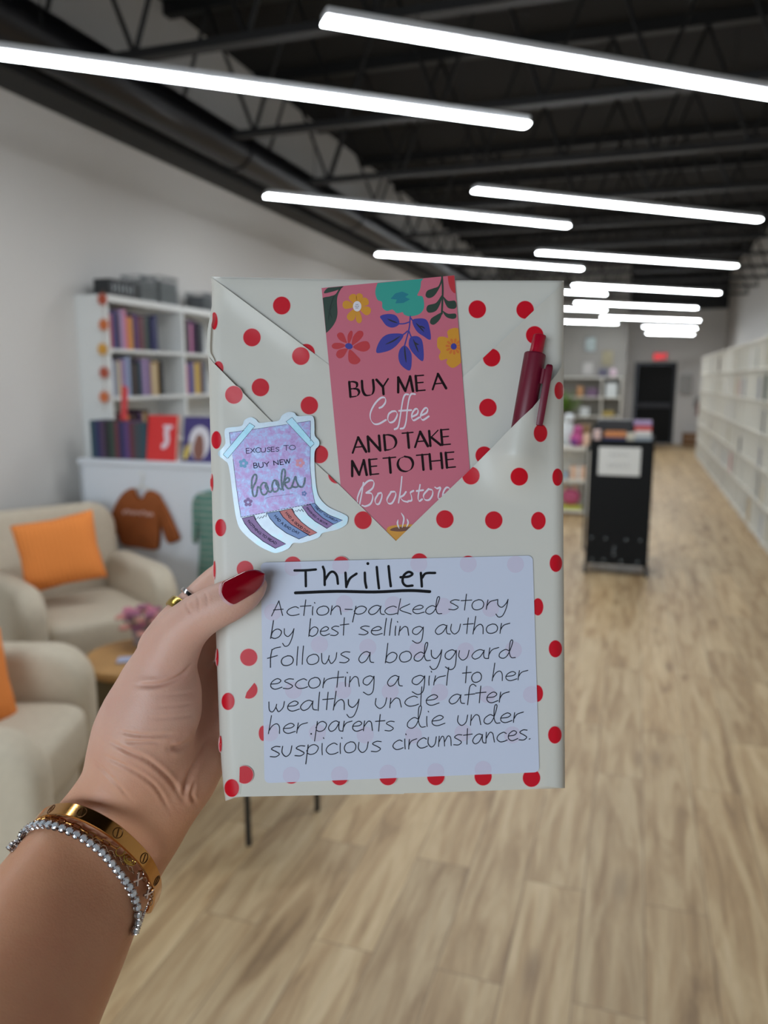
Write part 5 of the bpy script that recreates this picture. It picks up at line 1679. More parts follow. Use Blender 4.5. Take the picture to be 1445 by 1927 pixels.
along('FINISHED A BOOK', [(852, 165), (930, 250), (1010, 315), (1105, 368)], S6, 20, 0.6)
along('TREAT YOURSELF!', [(946, 150), (1020, 215), (1110, 275), (1222, 330)], S6, 20, 0.6)
lines.build('printed_lines', [ink2, flw[3]], stk, origin=BC)
mb = MB()
for pts in ([(240, 1075), (245, 960), (275, 892), (308, 905), (298, 985), (252, 1085), (268, 1180), (305, 1170), (322, 1065), (340, 1062), (372, 1092)],
            [(440, 1008), (398, 1002), (362, 1062), (382, 1150), (430, 1158), (464, 1092), (440, 1020), (430, 1060), (490, 1128), (520, 1100)],
            [(585, 975), (545, 970), (520, 1040), (540, 1118), (590, 1110), (610, 1045), (590, 980), (575, 1010), (635, 1090), (662, 1062)],
            [(655, 1080), (645, 940), (660, 830), (690, 825), (696, 900), (662, 1060), (672, 1098)], [(665, 1020), (720, 935), (752, 950), (742, 985), (692, 1012), (735, 1078), (782, 1066)],
            [(782, 1066), (835, 920), (845, 965), (872, 1035), (845, 1062), (800, 1056)], [(870, 1040), (925, 1060), (955, 1010), (966, 938)]):
    ribbon(mb, scaled(pts, *S7), 3.3, 0, SZ + 0.6, None, 6)
mb.build('script_lettering', glit, stk, origin=BC)
for (x, y, r_, mi, rot) in ((310, 600, 30, 0, 10), (880, 595, 30, 1, 20), (922, 903, 17, 2, 15), (357, 990, 29, 3, 0)):
    mb = MB()
    for k in range(5):
        a = math.radians(72 * k + rot - 90)
        sheet(mb, scaled(ell(x + r_ * math.cos(a), y + r_ * math.sin(a), r_ * 0.62, n=16), *S5), 0, SZ + 0.32 + 0.02 * k)
    mb.build('printed_flower', flw[mi], stk, origin=BC)

# ------------------------------------------------------------------ hand-written label
LZ = 10.2
mb = MB()
LB = []
for cx, cy, a0 in ((993, 1055, -90), (1005, 1444, 0), (507, 1464, 90), (500, 1068, 180)):
    for k in range(7):
        a = math.radians(a0 + 90 * k / 6)
        LB.append((cx + 9.5 * math.cos(a), cy + 9.5 * math.sin(a)))
label_m = paper_mat('label_paper', (206, 211, 230), 0.5, 0.1)
faint = mat('label_show_through', (204, 198, 220), 0.5)
sheet(mb, LB, 0, LZ, 0.9)
for (x, y) in [(551, 1068), (641, 1064), (788, 1061), (881, 1061), (970, 1062), (648, 1136), (740, 1138), (513, 1152), (601, 1213), (692, 1218), (834, 1141), (923, 1145), (786, 1223), (876, 1225), (966, 1223),
               (552, 1299), (645, 1299), (734, 1301), (827, 1303), (917, 1307), (1000, 1307), (508, 1379), (597, 1379), (687, 1383), (778, 1383), (871, 1379), (964, 1383), (548, 1459), (639, 1458), (730, 1455), (820, 1452), (909, 1448)]:
    P = clip_poly(ell(x, y, 16), LB)
    if len(P) > 2:
        sheet(mb, P, 1, LZ + 0.12)
lab_ = mb.build('label', [label_m, faint], wb, origin=BC)
lab_['label'] = 'white adhesive label with a handwritten book description'
IZ = LZ + 0.3
tk = MB()
S8 = (4.313, 495, 1055)
for pts in ([(255, 80), (345, 79), (428, 72)], [(345, 82), (347, 208)], [(485, 50), (497, 90), (500, 198)], [(500, 160), (540, 100), (572, 92), (598, 125), (607, 188)], [(668, 98), (672, 160), (675, 215)], [(677, 205), (705, 145), (758, 106)],
            [(825, 98), (828, 170), (838, 220)], [(922, 52), (930, 140), (940, 225)], [(1018, 45), (1026, 130), (1036, 208)], [(1115, 135), (1180, 130), (1212, 108), (1180, 92), (1142, 120), (1132, 172), (1160, 205), (1212, 203)], [(1280, 100), (1284, 150), (1288, 210)], [(1290, 140), (1320, 104), (1395, 100)]):
    ribbon(tk, scaled(pts, *S8), 4.6, 0, IZ)
ribbon(tk, scaled([(262, 262), (600, 250), (900, 255), (1180, 243), (1352, 252)], *S8), 5.6, 0, IZ + 0.1)
spot(tk, 495 + 850 / 4.313, 1055 + 24 / 4.313, 2.9, 0, IZ)
tk.build('title_handwriting', mat('marker_black', (22, 22, 26), 0.6, spec=0.12), lab_, origin=BC)
mb = MB()
for t in [('Action-packed', 511, 1158.5, 826.5, 1155, 16.5), ('story', 843, 1148, 956, 1147, 18), ('by', 509, 1201, 553, 1201, 18), ('best', 581, 1198, 654, 1195, 18), ('selling', 674, 1195, 796, 1196, 17), ('author', 818, 1194.5, 956, 1191, 18),
          ('Follows', 504, 1254, 658, 1246.5, 19), ('a', 674, 1247.5, 699, 1247, 21), ('bodyguard', 725, 1247, 965, 1238.5, 19), ('escorting', 507, 1297, 704, 1290.5, 19), ('a', 728, 1292, 753, 1291.5, 20), ('girl', 772.5, 1290, 847, 1289, 18), ('to', 869, 1285, 906, 1284, 18), ('her', 926, 1281.5, 990, 1279.5, 18),
          ('wealthy', 504, 1340, 676, 1334, 19), ('uncle', 705, 1333.5, 824, 1326, 19), ('after', 844, 1325, 955, 1321, 19), ('her', 505, 1381, 575, 1379, 19), ('parents', 593, 1377, 741, 1375, 19), ('die', 765, 1371, 835, 1365, 20), ('under', 860, 1366, 982, 1358.5, 19),
          ('suspicious', 507, 1425, 717, 1414, 20), ('circumstances.', 738.5, 1411.5, 1001, 1391.5, 18.5)]:
    word(mb, *t, 1.7, 0, IZ, LOW, jitter=0.07, lean=0.06)
spot(mb, 585.5, 1381, 1.6, 0, IZ)
mb.build('handwriting', mat('pen_ink', (36, 36, 46), 0.6, spec=0.12), lab_, origin=BC)

# ------------------------------------------------------------------ the hand and forearm: one continuous skin
CAMM = np.array([[RT.x, UP.x, -FW.x], [RT.y, UP.y, -FW.y], [RT.z, UP.z, -FW.z]])
def cpt(x, y, z):
    """photo pixel + height over the book's front -> camera space (metres)"""
    d = BOOK_D - z * SPX
    return np.array([(x - W / 2) * d / FPX, -(y - H / 2) * d / FPX, -d]), d / FPX
def chain(pts, sub=5):
    """(x, y, z, r) stations in photo pixels -> smooth list of camera-space stations"""
    P = []
    for p in pts:
        c, k = cpt(*p[:3])
        P.append(np.append(c, p[3] * k))
    P = np.array(P)
    out = []
    for i in range(len(P) - 1):
        p0 = P[i - 1] if i else 2 * P[0] - P[1]
        p1, p2 = P[i], P[i + 1]
        p3 = P[i + 2] if i + 2 < len(P) else 2 * P[-1] - P[-2]
        for k in range(sub):
            t = k / sub
            out.append(0.5 * (2 * p1 + (p2 - p0) * t + (2 * p0 - 5 * p1 + 4 * p2 - p3) * t * t + (3 * p1 - p0 - 3 * p2 + p3) * t ** 3))
    out.append(P[-1])
    return np.array(out)
def sdf_chain(G, C):
    best = np.full(G.shape[:-1], 1e3, np.float32)
    for a, b in zip(C[:-1], C[1:]):
        ab = b[:3] - a[:3]
        L2 = float(ab @ ab) + 1e-12
        t = np.clip(((G - a[:3].astype(np.float32)) @ ab.astype(np.float32)) / L2, 0, 1)
        q = G - (a[:3] + 0).astype(np.float32) - t[..., None] * ab.astype(np.float32)
        d = np.sqrt((q * q).sum(-1)) - (a[3] + (b[3] - a[3]) * t)
        np.minimum(best, d, out=best)
    return best
def smin(a, b, k):
    h = np.clip(0.5 + 0.5 * (b - a) / k, 0, 1)
    return b + (a - b) * h - k * h * (1 - h)

# stations: photo x, photo y, height over the book front (px), radius (px)
thumb = [(300, 1330, -8, 76), (306, 1262, 4, 62), (334, 1200, 22, 50), (366, 1166, 36, 44), (398, 1146, 44, 41.5), (428, 1132, 46, 40), (452, 1120, 44, 36), (472, 1108, 39, 28), (484, 1100, 33, 19)]
thenar = [(262, 1420, -20, 88), (275, 1365, -12, 90), (296, 1305, -6, 76)]
palm1 = [(316, 1225, -96, 50), (312, 1320, -98, 56), (322, 1410, -88, 58), (300, 1480, -62, 62)]
palm2 = [(352, 1250, -128, 38), (366, 1310, -132, 42), (368, 1375, -126, 44), (372, 1432, -104, 44)]
hypo = [(300, 1490, -60, 66), (352, 1468, -84, 52), (384, 1440, -104, 36)]
wrist_r = [(262, 1400, -20, 84), (228, 1480, -10, 76), (176, 1552, 4, 75), (126, 1612, 38, 84), (68, 1700, 98, 98), (10, 1810, 172, 112), (-70, 1950, 262, 135)]
wrist_u = [(318, 1470, -62, 70), (282, 1545, -48, 72), (238, 1610, -22, 76), (190, 1690, 24, 84), (130, 1790, 96, 104), (70, 1890, 168, 122), (10, 2000, 240, 140)]
index = [(312, 1222, -92, 50), (334, 1180, -118, 43), (374, 1136, -142, 37), (416, 1094, -152, 34), (470, 1062, -151, 31), (530, 1040, -147, 26), (548, 1034, -145, 20)]
middle = [(322, 1275, -112, 42), (362, 1225, -150, 39), (420, 1180, -162, 36), (500, 1150, -156, 33), (585, 1128, -150, 28), (612, 1122, -147, 20)]
ringf = [(330, 1335, -114, 40), (372, 1302, -150, 37), (430, 1270, -160, 35), (510, 1245, -154, 32), (585, 1228, -149, 27), (608, 1224, -146, 20)]
pinky = [(346, 1395, -110, 38), (384, 1382, -146, 34), (440, 1360, -152, 31), (505, 1340, -147, 28), (560, 1328, -144, 23), (578, 1325, -142, 17)]

VOX = 0.00125
lo = np.array([-0.165, -0.225, -0.40])
hi = np.array([-0.015, -0.005, -0.235])
dims = [int(math.ceil((hi[k] - lo[k]) / VOX)) + 1 for k in range(3)]
ax = [(lo[k] + VOX * np.arange(dims[k])).astype(np.float32) for k in range(3)]
G = np.stack(np.meshgrid(*ax, indexing='ij'), -1)
MMK = 0.001
field = sdf_chain(G, chain(palm1))
field = smin(field, sdf_chain(G, chain(palm2)), 6 * MMK)
field = smin(field, sdf_chain(G, chain(hypo)), 5 * MMK)
arm = smin(sdf_chain(G, chain(wrist_r)), sdf_chain(G, chain(wrist_u)), 16 * MMK)
field = smin(field, arm, 8 * MMK)
th = smin(sdf_chain(G, chain(thenar)), sdf_chain(G, chain(thumb)), 5 * MMK)
field = smin(field, th, 5 * MMK)
fing = None
for c in (index, middle, ringf, pinky):
    d = sdf_chain(G, chain(c))
    fing = d if fing is None else smin(fing, d, 1.5 * MMK)
field = smin(field, fing, 4 * MMK)

def surface_nets(F, lo, h):
    s = F < 0
    nx, ny, nz = F.shape
    acc = np.zeros((nx - 1, ny - 1, nz - 1, 3), np.float64)
    cnt = np.zeros((nx - 1, ny - 1, nz - 1), np.int32)
    corners = [(i, j, k) for i in (0, 1) for j in (0, 1) for k in (0, 1)]
    def sub(A, c):
        return A[c[0]:nx - 1 + c[0], c[1]:ny - 1 + c[1], c[2]:nz - 1 + c[2]]
    for a in range(8):
        for b in range(a + 1, 8):
            ca, cb = corners[a], corners[b]
            if sum(abs(p - q) for p, q in zip(ca, cb)) != 1:
                continue
            fa, fb = sub(F, ca), sub(F, cb)
            m = (fa < 0) != (fb < 0)
            t = np.where(m, fa / np.where(m, fa - fb, 1), 0)
            for d in range(3):
                acc[..., d] += np.where(m, ca[d] + (cb[d] - ca[d]) * t, 0)
            cnt += m
    act = cnt > 0
    idx = -np.ones(act.shape, np.int64)
    idx[act] = np.arange(act.sum())
    cells = np.argwhere(act)
    V = (cells + acc[act] / cnt[act][:, None]) * h + lo
    quads = []
    for d in range(3):
        u, v = (d + 1) % 3, (d + 2) % 3
        sl0 = [slice(0, None)] * 3
        A = np.take(s, range(0, s.shape[d] - 1), axis=d)
        B = np.take(s, range(1, s.shape[d]), axis=d)
        E = np.argwhere(A != B)
        E = E[(E[:, u] > 0) & (E[:, v] > 0) & (E[:, u] < s.shape[u] - 1) & (E[:, v] < s.shape[v] - 1)]
        ins = A[tuple(E.T)]
        def cid(du, dv):
            Q = E.copy()
            Q[:, u] -= du
            Q[:, v] -= dv
            return idx[tuple(Q.T)]
        q = np.stack([cid(0, 0), cid(1, 0), cid(1, 1), cid(0, 1)], 1)
        q[~ins] = q[~ins][:, ::-1]
        quads.append(q)
    Q = np.concatenate(quads)
    return V, Q[(Q >= 0).all(1)]
V, Q = surface_nets(field, lo, VOX)
me = bpy.data.meshes.new('hand_raw')
me.from_pydata(V.tolist(), [], Q.tolist())
tmp = bpy.data.objects.new('hand_raw', me)
COL.objects.link(tmp)
md = tmp.modifiers.new('s', 'SMOOTH')
md.factor, md.iterations = 0.5, 4
tmp.modifiers.new('d', 'SUBSURF').levels = 1
dg = bpy.context.evaluated_depsgraph_get()
em = bpy.data.meshes.new_from_object(tmp.evaluated_get(dg))
bpy.data.objects.remove(tmp)
n = len(em.vertices)
co = np.empty(n * 3)
em.vertices.foreach_get('co', co)
co = co.reshape(-1, 3)
nr = np.empty(n * 3)
em.vertices.foreach_get('normal', nr)
nr = nr.reshape(-1, 3)
# skin folds: shallow grooves pressed into the side that carries them
px = W / 2 + FPX * co[:, 0] / -co[:, 2]
py = H / 2 - FPX * co[:, 1] / -co[:, 2]
face = np.clip(nr[:, 2] * 1.6, 0, 1)
def fold(pts, depth, width):
    P = np.array([(p.x, p.y) for p in catmull(pts, 6)])
    d = np.full(n, 1e9)
    end = np.zeros(n)
    for k in range(len(P) - 1):
        a, b = P[k], P[k + 1]
        ab = b - a
        t = np.clip(((px - a[0]) * ab[0] + (py - a[1]) * ab[1]) / (ab @ ab + 1e-9), 0, 1)
        e = np.hypot(px - a[0] - t * ab[0], py - a[1] - t * ab[1])
        s_ = (k + t) / (len(P) - 1)
        m = e < d
        d[m] = e[m]
        end[m] = s_[m]
    amp = np.clip(np.minimum(end, 1 - end) * 5, 0.15, 1)
    g = np.exp(-(d / width) ** 2) - 0.35 * np.exp(-((d - 2.2 * width) / (1.3 * width)) ** 2)
    return -depth * MMK * g * amp
zb = co[:, 2] < 1
disp = np.zeros(n)
for pts, dep, wd_ in [
    ([(255, 1290), (300, 1288), (340, 1272), (368, 1244)], 1.1, 4.0),          # base of the thumb
    ([(372, 1370), (362, 1392), (340, 1406), (318, 1408)], 1.5, 5.0),          # thenar line
    ([(222, 1376), (260, 1383), (300, 1384), (330, 1381)], 0.7, 3.2),
    ([(232, 1396), (268, 1396), (305, 1396)], 0.6, 3.0),
    ([(200, 1392), (240, 1414), (280, 1432), (322, 1470), (345, 1510)], 0.9, 4.0),
    ([(190, 1420), (240, 1444), (290, 1478), (322, 1530)], 0.6, 3.4),
    ([(168, 1424), (210, 1464), (250, 1510)], 0.4, 3.0),
    ([(390, 1385), (372, 1425), (352, 1470), (346, 1502)], 1.6, 5.0),          # deep fold towards the little finger
    ([(366, 1470), (360, 1496), (368, 1512)], 1.0, 3.5),
    ([(368, 1116), (374, 1132), (373, 1152)], 0.3, 2.4), ([(384, 1111), (390, 1128), (389, 1146)], 0.25, 2.2), ([(350, 1132), (352, 1142), (362, 1158)], 0.3, 2.6),
    ([(300, 1310), (340, 1306), (368, 1302)], 0.25, 3.0), ([(290, 1330), (330, 1328), (368, 1322)], 0.25, 3.0), ([(280, 1352), (330, 1350), (366, 1344)], 0.25, 3.0)]:
    disp += fold(pts, dep, wd_)
co = co + nr * (disp * face)[:, None]
world = co @ CAMM.T + np.array(CPOS)
PO_ = Vector(world.mean(0))
em.vertices.foreach_set('co', (world - np.array(PO_)).ravel())
# skin tone: palm side pinker than the tanned forearm
tone = np.clip((1560 - py) / 220.0, 0, 1)
at_ = em.attributes.new('palm', 'FLOAT', 'POINT')
at_.data.foreach_set('value', tone.astype(np.float32))
em.update()
em.polygons.foreach_set('use_smooth', [True] * len(em.polygons))
person = bpy.data.objects.new('person', em)
COL.objects.link(person)
person.location = PO_
tag(person, 'left hand and bare forearm of a person holding up the wrapped book', 'person')

def skin():
    m = bpy.data.materials.new('skin')
    m.use_nodes = True
    q = NT(m)
    tc = q.n('ShaderNodeTexCoord')
    a = q.n('ShaderNodeAttribute', attribute_name='palm')
    r = q.ramp([(0.0, s2l((212, 156, 122))), (1.0, s2l((218, 174, 156)))])
    q.l(a, 'Fac', r, 'Fac')
    nz = q.n('ShaderNodeTexNoise', i_Scale=55.0, i_Detail=4.0)
    q.l(tc, 'Object', nz, 'Vector')
    r2 = q.ramp([(0.35, (1.04, 1.02, 1.0)), (0.7, (0.97, 0.86, 0.84))])
    q.l(nz, 'Fac', r2, 'Fac')
    mx = q.n('ShaderNodeMixRGB', blend_type='MULTIPLY', i_Fac=0.7)
    q.l(r, 'Color', mx, 'Color1')
    q.l(r2, 'Color', mx, 'Color2')
    q.l(mx, 'Color', q.b, 'Base Color')
    q.b.inputs['Roughness'].default_value = 0.46
    q.b.inputs['Specular IOR Level'].default_value = 0.4
    q.b.inputs['Subsurface Weight'].default_value = 0.25
    q.b.inputs['Subsurface Radius'].default_value = (1.0, 0.35, 0.2)
    q.b.inputs['Subsurface Scale'].default_value = 0.003
    n1 = q.n('ShaderNodeTexNoise', i_Scale=1100.0, i_Detail=2.0)
    q.l(tc, 'Object', n1, 'Vector')
    n2 = q.n('ShaderNodeTexNoise', i_Scale=260.0, i_Detail=3.0)
    q.l(tc, 'Object', n2, 'Vector')
    ad = q.n('ShaderNodeMath', operation='ADD')
    q.l(n1, 'Fac', ad, 0)
    q.l(n2, 'Fac', ad, 1)
    bn = q.n('ShaderNodeBump', i_Strength=0.25, i_Distance=0.0004)
    q.l(ad, 'Value', bn, 'Height')
    q.l(bn, 'Normal', q.b, 'Normal')
    return m
em.materials.append(skin())
bvh = BVHTree.FromPolygons([tuple(v) for v in world], [tuple(p.vertices) for p in em.polygons])

# thumb nail: long, almond shaped, dark red gloss
def nail(name, base, tip, hw_, zfun, m, parent, dome):
    A, B_ = Vector(base), Vector(tip)
    ax_ = B_ - A
    L = ax_.length
    ax_.normalize()
    nn = Vector((-ax_.y, ax_.x))
    NU, NV = 22, 14
    vs = []
    for side in (0, 1):
        for i in range(NU + 1):
            a = i / NU
            w_ = hw_ * min(1.0, (1 - (1 - min(1, a / 0.14)) ** 2) ** 0.5 * 0.25 + 0.75) * (1 - 0.14 * a)
            if a > 0.5:
                w_ *= max(0.02, 1 - ((a - 0.5) / 0.5) ** 2.3) ** 0.55
            for j in range(NV + 1):
                b_ = j / NV * 2 - 1
                aa = a * L + (1 - b_ * b_) * -3.0 * max(0, 1 - a * 4) * 2.0
                p = A + ax_ * aa + nn * (b_ * w_)
                z_ = zfun(p.x, p.y, a, b_) - (2.6 if side else 0)
                vs.append(bp(p.x, p.y, z_))
    fs = []
    N_ = (NU + 1) * (NV + 1)
    for s_ in (0, 1):
        for i in range(NU):
            for j in range(NV):
                k = s_ * N_ + i * (NV + 1) + j
                fs.append([k, k + 1, k + NV + 2, k + NV + 1])
    loop = [i for i in range(NV + 1)] + [i * (NV + 1) + NV for i in range(1, NU + 1)] + [NU * (NV + 1) + j for j in range(NV - 1, -1, -1)] + [i * (NV + 1) for i in range(NU - 1, 0, -1)]
    for k in range(len(loop)):
        a, b_ = loop[k], loop[(k + 1) % len(loop)]
        fs.append([a, b_, N_ + b_, N_ + a])
    return MB().add(vs, fs).build(name, m, parent, 60, origin=PO_)
def hit_z(x, y):
    """height of the skin over the book's front at a photo position"""
    d = ray(x, y)
    h = bvh.ray_cast(CPOS, d.normalized())
    if h[0] is None:
        return None
    return (BOOK_D - (h[0] - CPOS).dot(FW)) / SPX
z0 = hit_z(432, 1118) or 84
z1 = hit_z(462, 1108) or 76
polish = mat('nail_polish', (138, 4, 24), 0.12, coat=1.0)
def nail_z(lift, x, y, a, b_):
    ax_z = z0 + 2.0 + (z1 - z0) * min(a / 0.5, 1.0) - 26 * max(0.0, a - 0.5) ** 1.3
    z_ = ax_z - 12 * b_ * b_ * (1 - 0.45 * a)
    h_ = hit_z(x, y)
    if h_ is not None and h_ > 15:
        z_ = max(z_, h_ + 1.2)
    return z_ + lift
tn = nail('thumbnail', (425, 1119), (498, 1080), 24.5, lambda x, y, a, b_: nail_z(0.6, x, y, a, b_), polish, person, 1)
tn['label'] = 'long glossy dark red thumbnail'
MBn = nail('nail_base', (420, 1121.5), (470, 1095), 24.0, lambda x, y, a, b_: nail_z(-0.5, x, y, a * 0.6, b_), mat('bare_nail', (214, 168, 168), 0.3), person, 1)
MBn['label'] = 'pale bare strip of nail below the polish'

# ------------------------------------------------------------------ rings on the finger behind the book
gold = mat('rose_gold', (214, 158, 92), 0.16, 1.0)
gold2 = mat('yellow_gold', (196, 166, 84), 0.22, 1.0)
silver = mat('silver', (206, 206, 210), 0.16, 1.0)
IC = chain(index, 8)
def wring(name, lab, s0, s1, m, grow, cat='ring'):
    """band round the index finger between two stations (fractions of the chain)"""
    k0 = int(s0 * (len(IC) - 1))
    c = IC[k0]
    t = IC[min(len(IC) - 1, k0 + 2)][:3] - IC[max(0, k0 - 2)][:3]
    t = t / np.linalg.norm(t)
    a = np.cross(t, [0, 0, 1.0]); a /= np.linalg.norm(a)
    b = np.cross(t, a)
    wdt = s1
    vs, fs = [], []
    prof = [(-0.5, 0.0), (-0.5, 0.5), (-0.38, 0.9), (0, 1.0), (0.38, 0.9), (0.5, 0.5), (0.5, 0.0)]
    NS = 48
    for k in range(NS):
        an = 2 * PI * k / NS
        for (u, v) in prof:
            rr_ = c[3] + grow * (0.25 + v)
            p = c[:3] + (a * math.cos(an) + b * math.sin(an)) * rr_ + t * (u * wdt)
            vs.append(Vector(CAMM @ p) + CPOS)
    M_ = len(prof)
    for k in range(NS):
        for j in range(M_):
            fs.append([k * M_ + j, k * M_ + (j + 1) % M_, ((k + 1) % NS) * M_ + (j + 1) % M_, ((k + 1) % NS) * M_ + j])
    tag(MB().add(vs, fs).build(name, m, None, 50), lab, cat, 'rings on the finger behind the thumb')
wring('ring', 'wide yellow gold ring on the finger behind the thumb', 0.265, 0.0055, gold2, 0.0014)
wring('ring', 'slim silver ring next to the gold one behind the thumb', 0.345, 0.0022, silver, 0.0013)

# ------------------------------------------------------------------ bracelets on the wrist
AXF = (cpt(262, 1480, -40)[0] - cpt(70, 1790, 120)[0])
AXF = AXF / np.linalg.norm(AXF)                        # along the forearm towards the hand
def camw(p):
    return Vector(CAMM @ np.asarray(p)) + CPOS
def on_skin(x, y, lift):
    d = ray(x, y).normalized()
    h = bvh.ray_cast(CPOS, d)
    if h[0] is None:
        zc = cpt(x, y, 60)[0]
        h = bvh.find_nearest(camw(zc))
    nrm_ = h[1]
    if nrm_.dot(d) > 0:
        nrm_ = -nrm_
    return h[0] + nrm_ * lift, nrm_
# front arc of the rigid bangle: a plane curve that clears the skin; the back arc mirrors it
arc_px = [(66, 1551), (76, 1540), (92, 1530), (112, 1526), (135, 1527), (168, 1538), (207, 1560), (240, 1587), (270, 1619), (287, 1650), (292, 1676), (287, 1699), (282, 1706)]
S_ = np.array([tuple(on_skin(x, y, 0.003)[0]) for x, y in arc_px[2:-2]])
cs_ = S_.mean(0)
pn_ = np.linalg.svd(S_ - cs_)[2][2]
if Vector(pn_).dot(Vector(CAMM @ AXF)) < 0:
    pn_ = -pn_
axv = CAMM @ AXF
pn_ = pn_ * 0.7 + axv * 0.3
pn_ /= np.linalg.norm(pn_)
pn = Vector(pn_)
lift_ = max(float((Vector(s) - Vector(cs_)).dot(-FW)) * 0 for s in S_)
arc3 = []
pc = Vector(cs_) - FW * 0.001
for p_ in catmull(arc_px, 6):
    d = ray(p_.x, p_.y)
    arc3.append(CPOS + d * ((pc - CPOS).dot(pn) / d.dot(pn)))
mid_ = (arc3[0] + arc3[-1]) / 2
back3 = [mid_ + (mid_ - q_) * 0.92 for q_ in arc3[1:-1]]
loop3 = arc3 + back3
bctr = sum(loop3, Vector()) / len(loop3)
bg = thing('bangle', 'wide rose gold bangle engraved with screw heads on the wrist', 'bangle', bctr)
HWD = 0.0029
NL = len(loop3)
def bfr(k):
    t = (loop3[(k + 1) % NL] - loop3[(k - 1) % NL]).normalized()
    o_ = t.cross(pn).normalized()
    if o_.dot(loop3[k] - bctr) < 0:
        o_ = -o_
    return t, o_
prof = [(-1, 0.0), (-1, 0.0013), (-0.9, 0.0017), (0.9, 0.0017), (1, 0.0013), (1, 0.0), (0.0, -0.0002)]
vs, fs = [], []
for k in range(NL):
    t, o_ = bfr(k)
    for u_, h_ in prof:
        vs.append(loop3[k] + pn * (u_ * HWD) + o_ * h_)
M_ = len(prof)
for k in range(NL):
    for j in range(M_):
        fs.append([k * M_ + j, k * M_ + (j + 1) % M_, ((k + 1) % NL) * M_ + (j + 1) % M_, ((k + 1) % NL) * M_ + j])
MB().add(vs, fs).build('band', gold, bg, 45, origin=bg.location)
eng = mat('engraving', (92, 60, 30), 0.4, 0.8)
for tx, ty in ((101, 1527), (159, 1533), (220, 1568), (266, 1611), (292, 1655)):
    k = min(range(len(arc3)), key=lambda i: (lambda c: (W / 2 + FPX * (c.dot(RT)) / c.dot(FW) - tx) ** 2 + (H / 2 - FPX * (c.dot(UP)) / c.dot(FW) - ty) ** 2)(arc3[i] - CPOS))
    t, o_ = bfr(k)
    q = MB()
    rr_ = 0.00205
    c_ = loop3[k] + o_ * 0.00172
    q.tube([c_ + t * (rr_ * math.cos(2 * PI * j / 24)) + pn * (rr_ * math.sin(2 * PI * j / 24)) for j in range(24)], 0.00021, 5, closed=True)
    q.tube([c_ + t * rr_ * 0.3 - pn * rr_ * 0.75, c_ - t * rr_ * 0.3 + pn * rr_ * 0.75], 0.00028, 5)
    q.build('screw_motif', eng, bg, True, origin=bg.location)

def wrap_path(pxs, lift, behind=18):
    """path over the visible side through photo positions, closed round the far side of the arm"""
    out = [on_skin(x, y, lift) for x, y in pxs]
    a, b = out[-1][0], out[0][0]
    c = (a + b) / 2 - FW * -0.012
    u = (a - b).normalized()
    w_ = FW - u * FW.dot(u)
    w_.normalize()
    for k in range(3, behind - 2):
        t = PI * k / behind
        d = u * math.cos(t) + w_ * math.sin(t)
        cc = c
        h = bvh.ray_cast(cc + d * 0.12, -d)
        if h[0] is not None:
            out.append((h[0] + d * lift, d))
    return out
ten_px = [(27, 1598), (34, 1584), (47, 1571), (65, 1560), (78, 1556.5), (92, 1556.5), (108, 1559.5), (126, 1565), (141, 1572), (157, 1580.5), (171, 1590), (186, 1601), (198, 1614), (210, 1628), (220, 1641.5), (231, 1656), (239, 1669.5), (245.5, 1683), (250, 1697), (252.5, 1711), (253, 1725), (251, 1738), (248, 1750)]
path = wrap_path(ten_px, 0.0014)
P_ = [Vector(v) for v in catmull([tuple(p) for p, _ in path], 8, True)]
N_ = [Vector(v).normalized() for v in catmull([tuple(q_) for _, q_ in path], 8, True)]
per = sum((P_[k] - P_[k - 1]).length for k in range(len(P_)))
nst = int(per / 0.00325)
path, acc, nxt = [], 0.0, 0.0
for k in range(len(P_)):
    a, b = P_[k], P_[(k + 1) % len(P_)]
    L = (b - a).length
    while nxt <= acc + L and len(path) < nst:
        f = (nxt - acc) / max(L, 1e-9)
        path.append((a + (b - a) * f, (N_[k] * (1 - f) + N_[(k + 1) % len(P_)] * f).normalized()))
        nxt += per / nst
    acc += L
tb = thing('tennis_bracelet', 'silver tennis bracelet of round clear stones below the gold bangle', 'bracelet', path[8][0])
sil2 = mat('white_gold', (188, 180, 178), 0.2, 1.0)
gem_m = mat('clear_stone', (226, 232, 240), 0.06, 0.35)
set_ = MB()
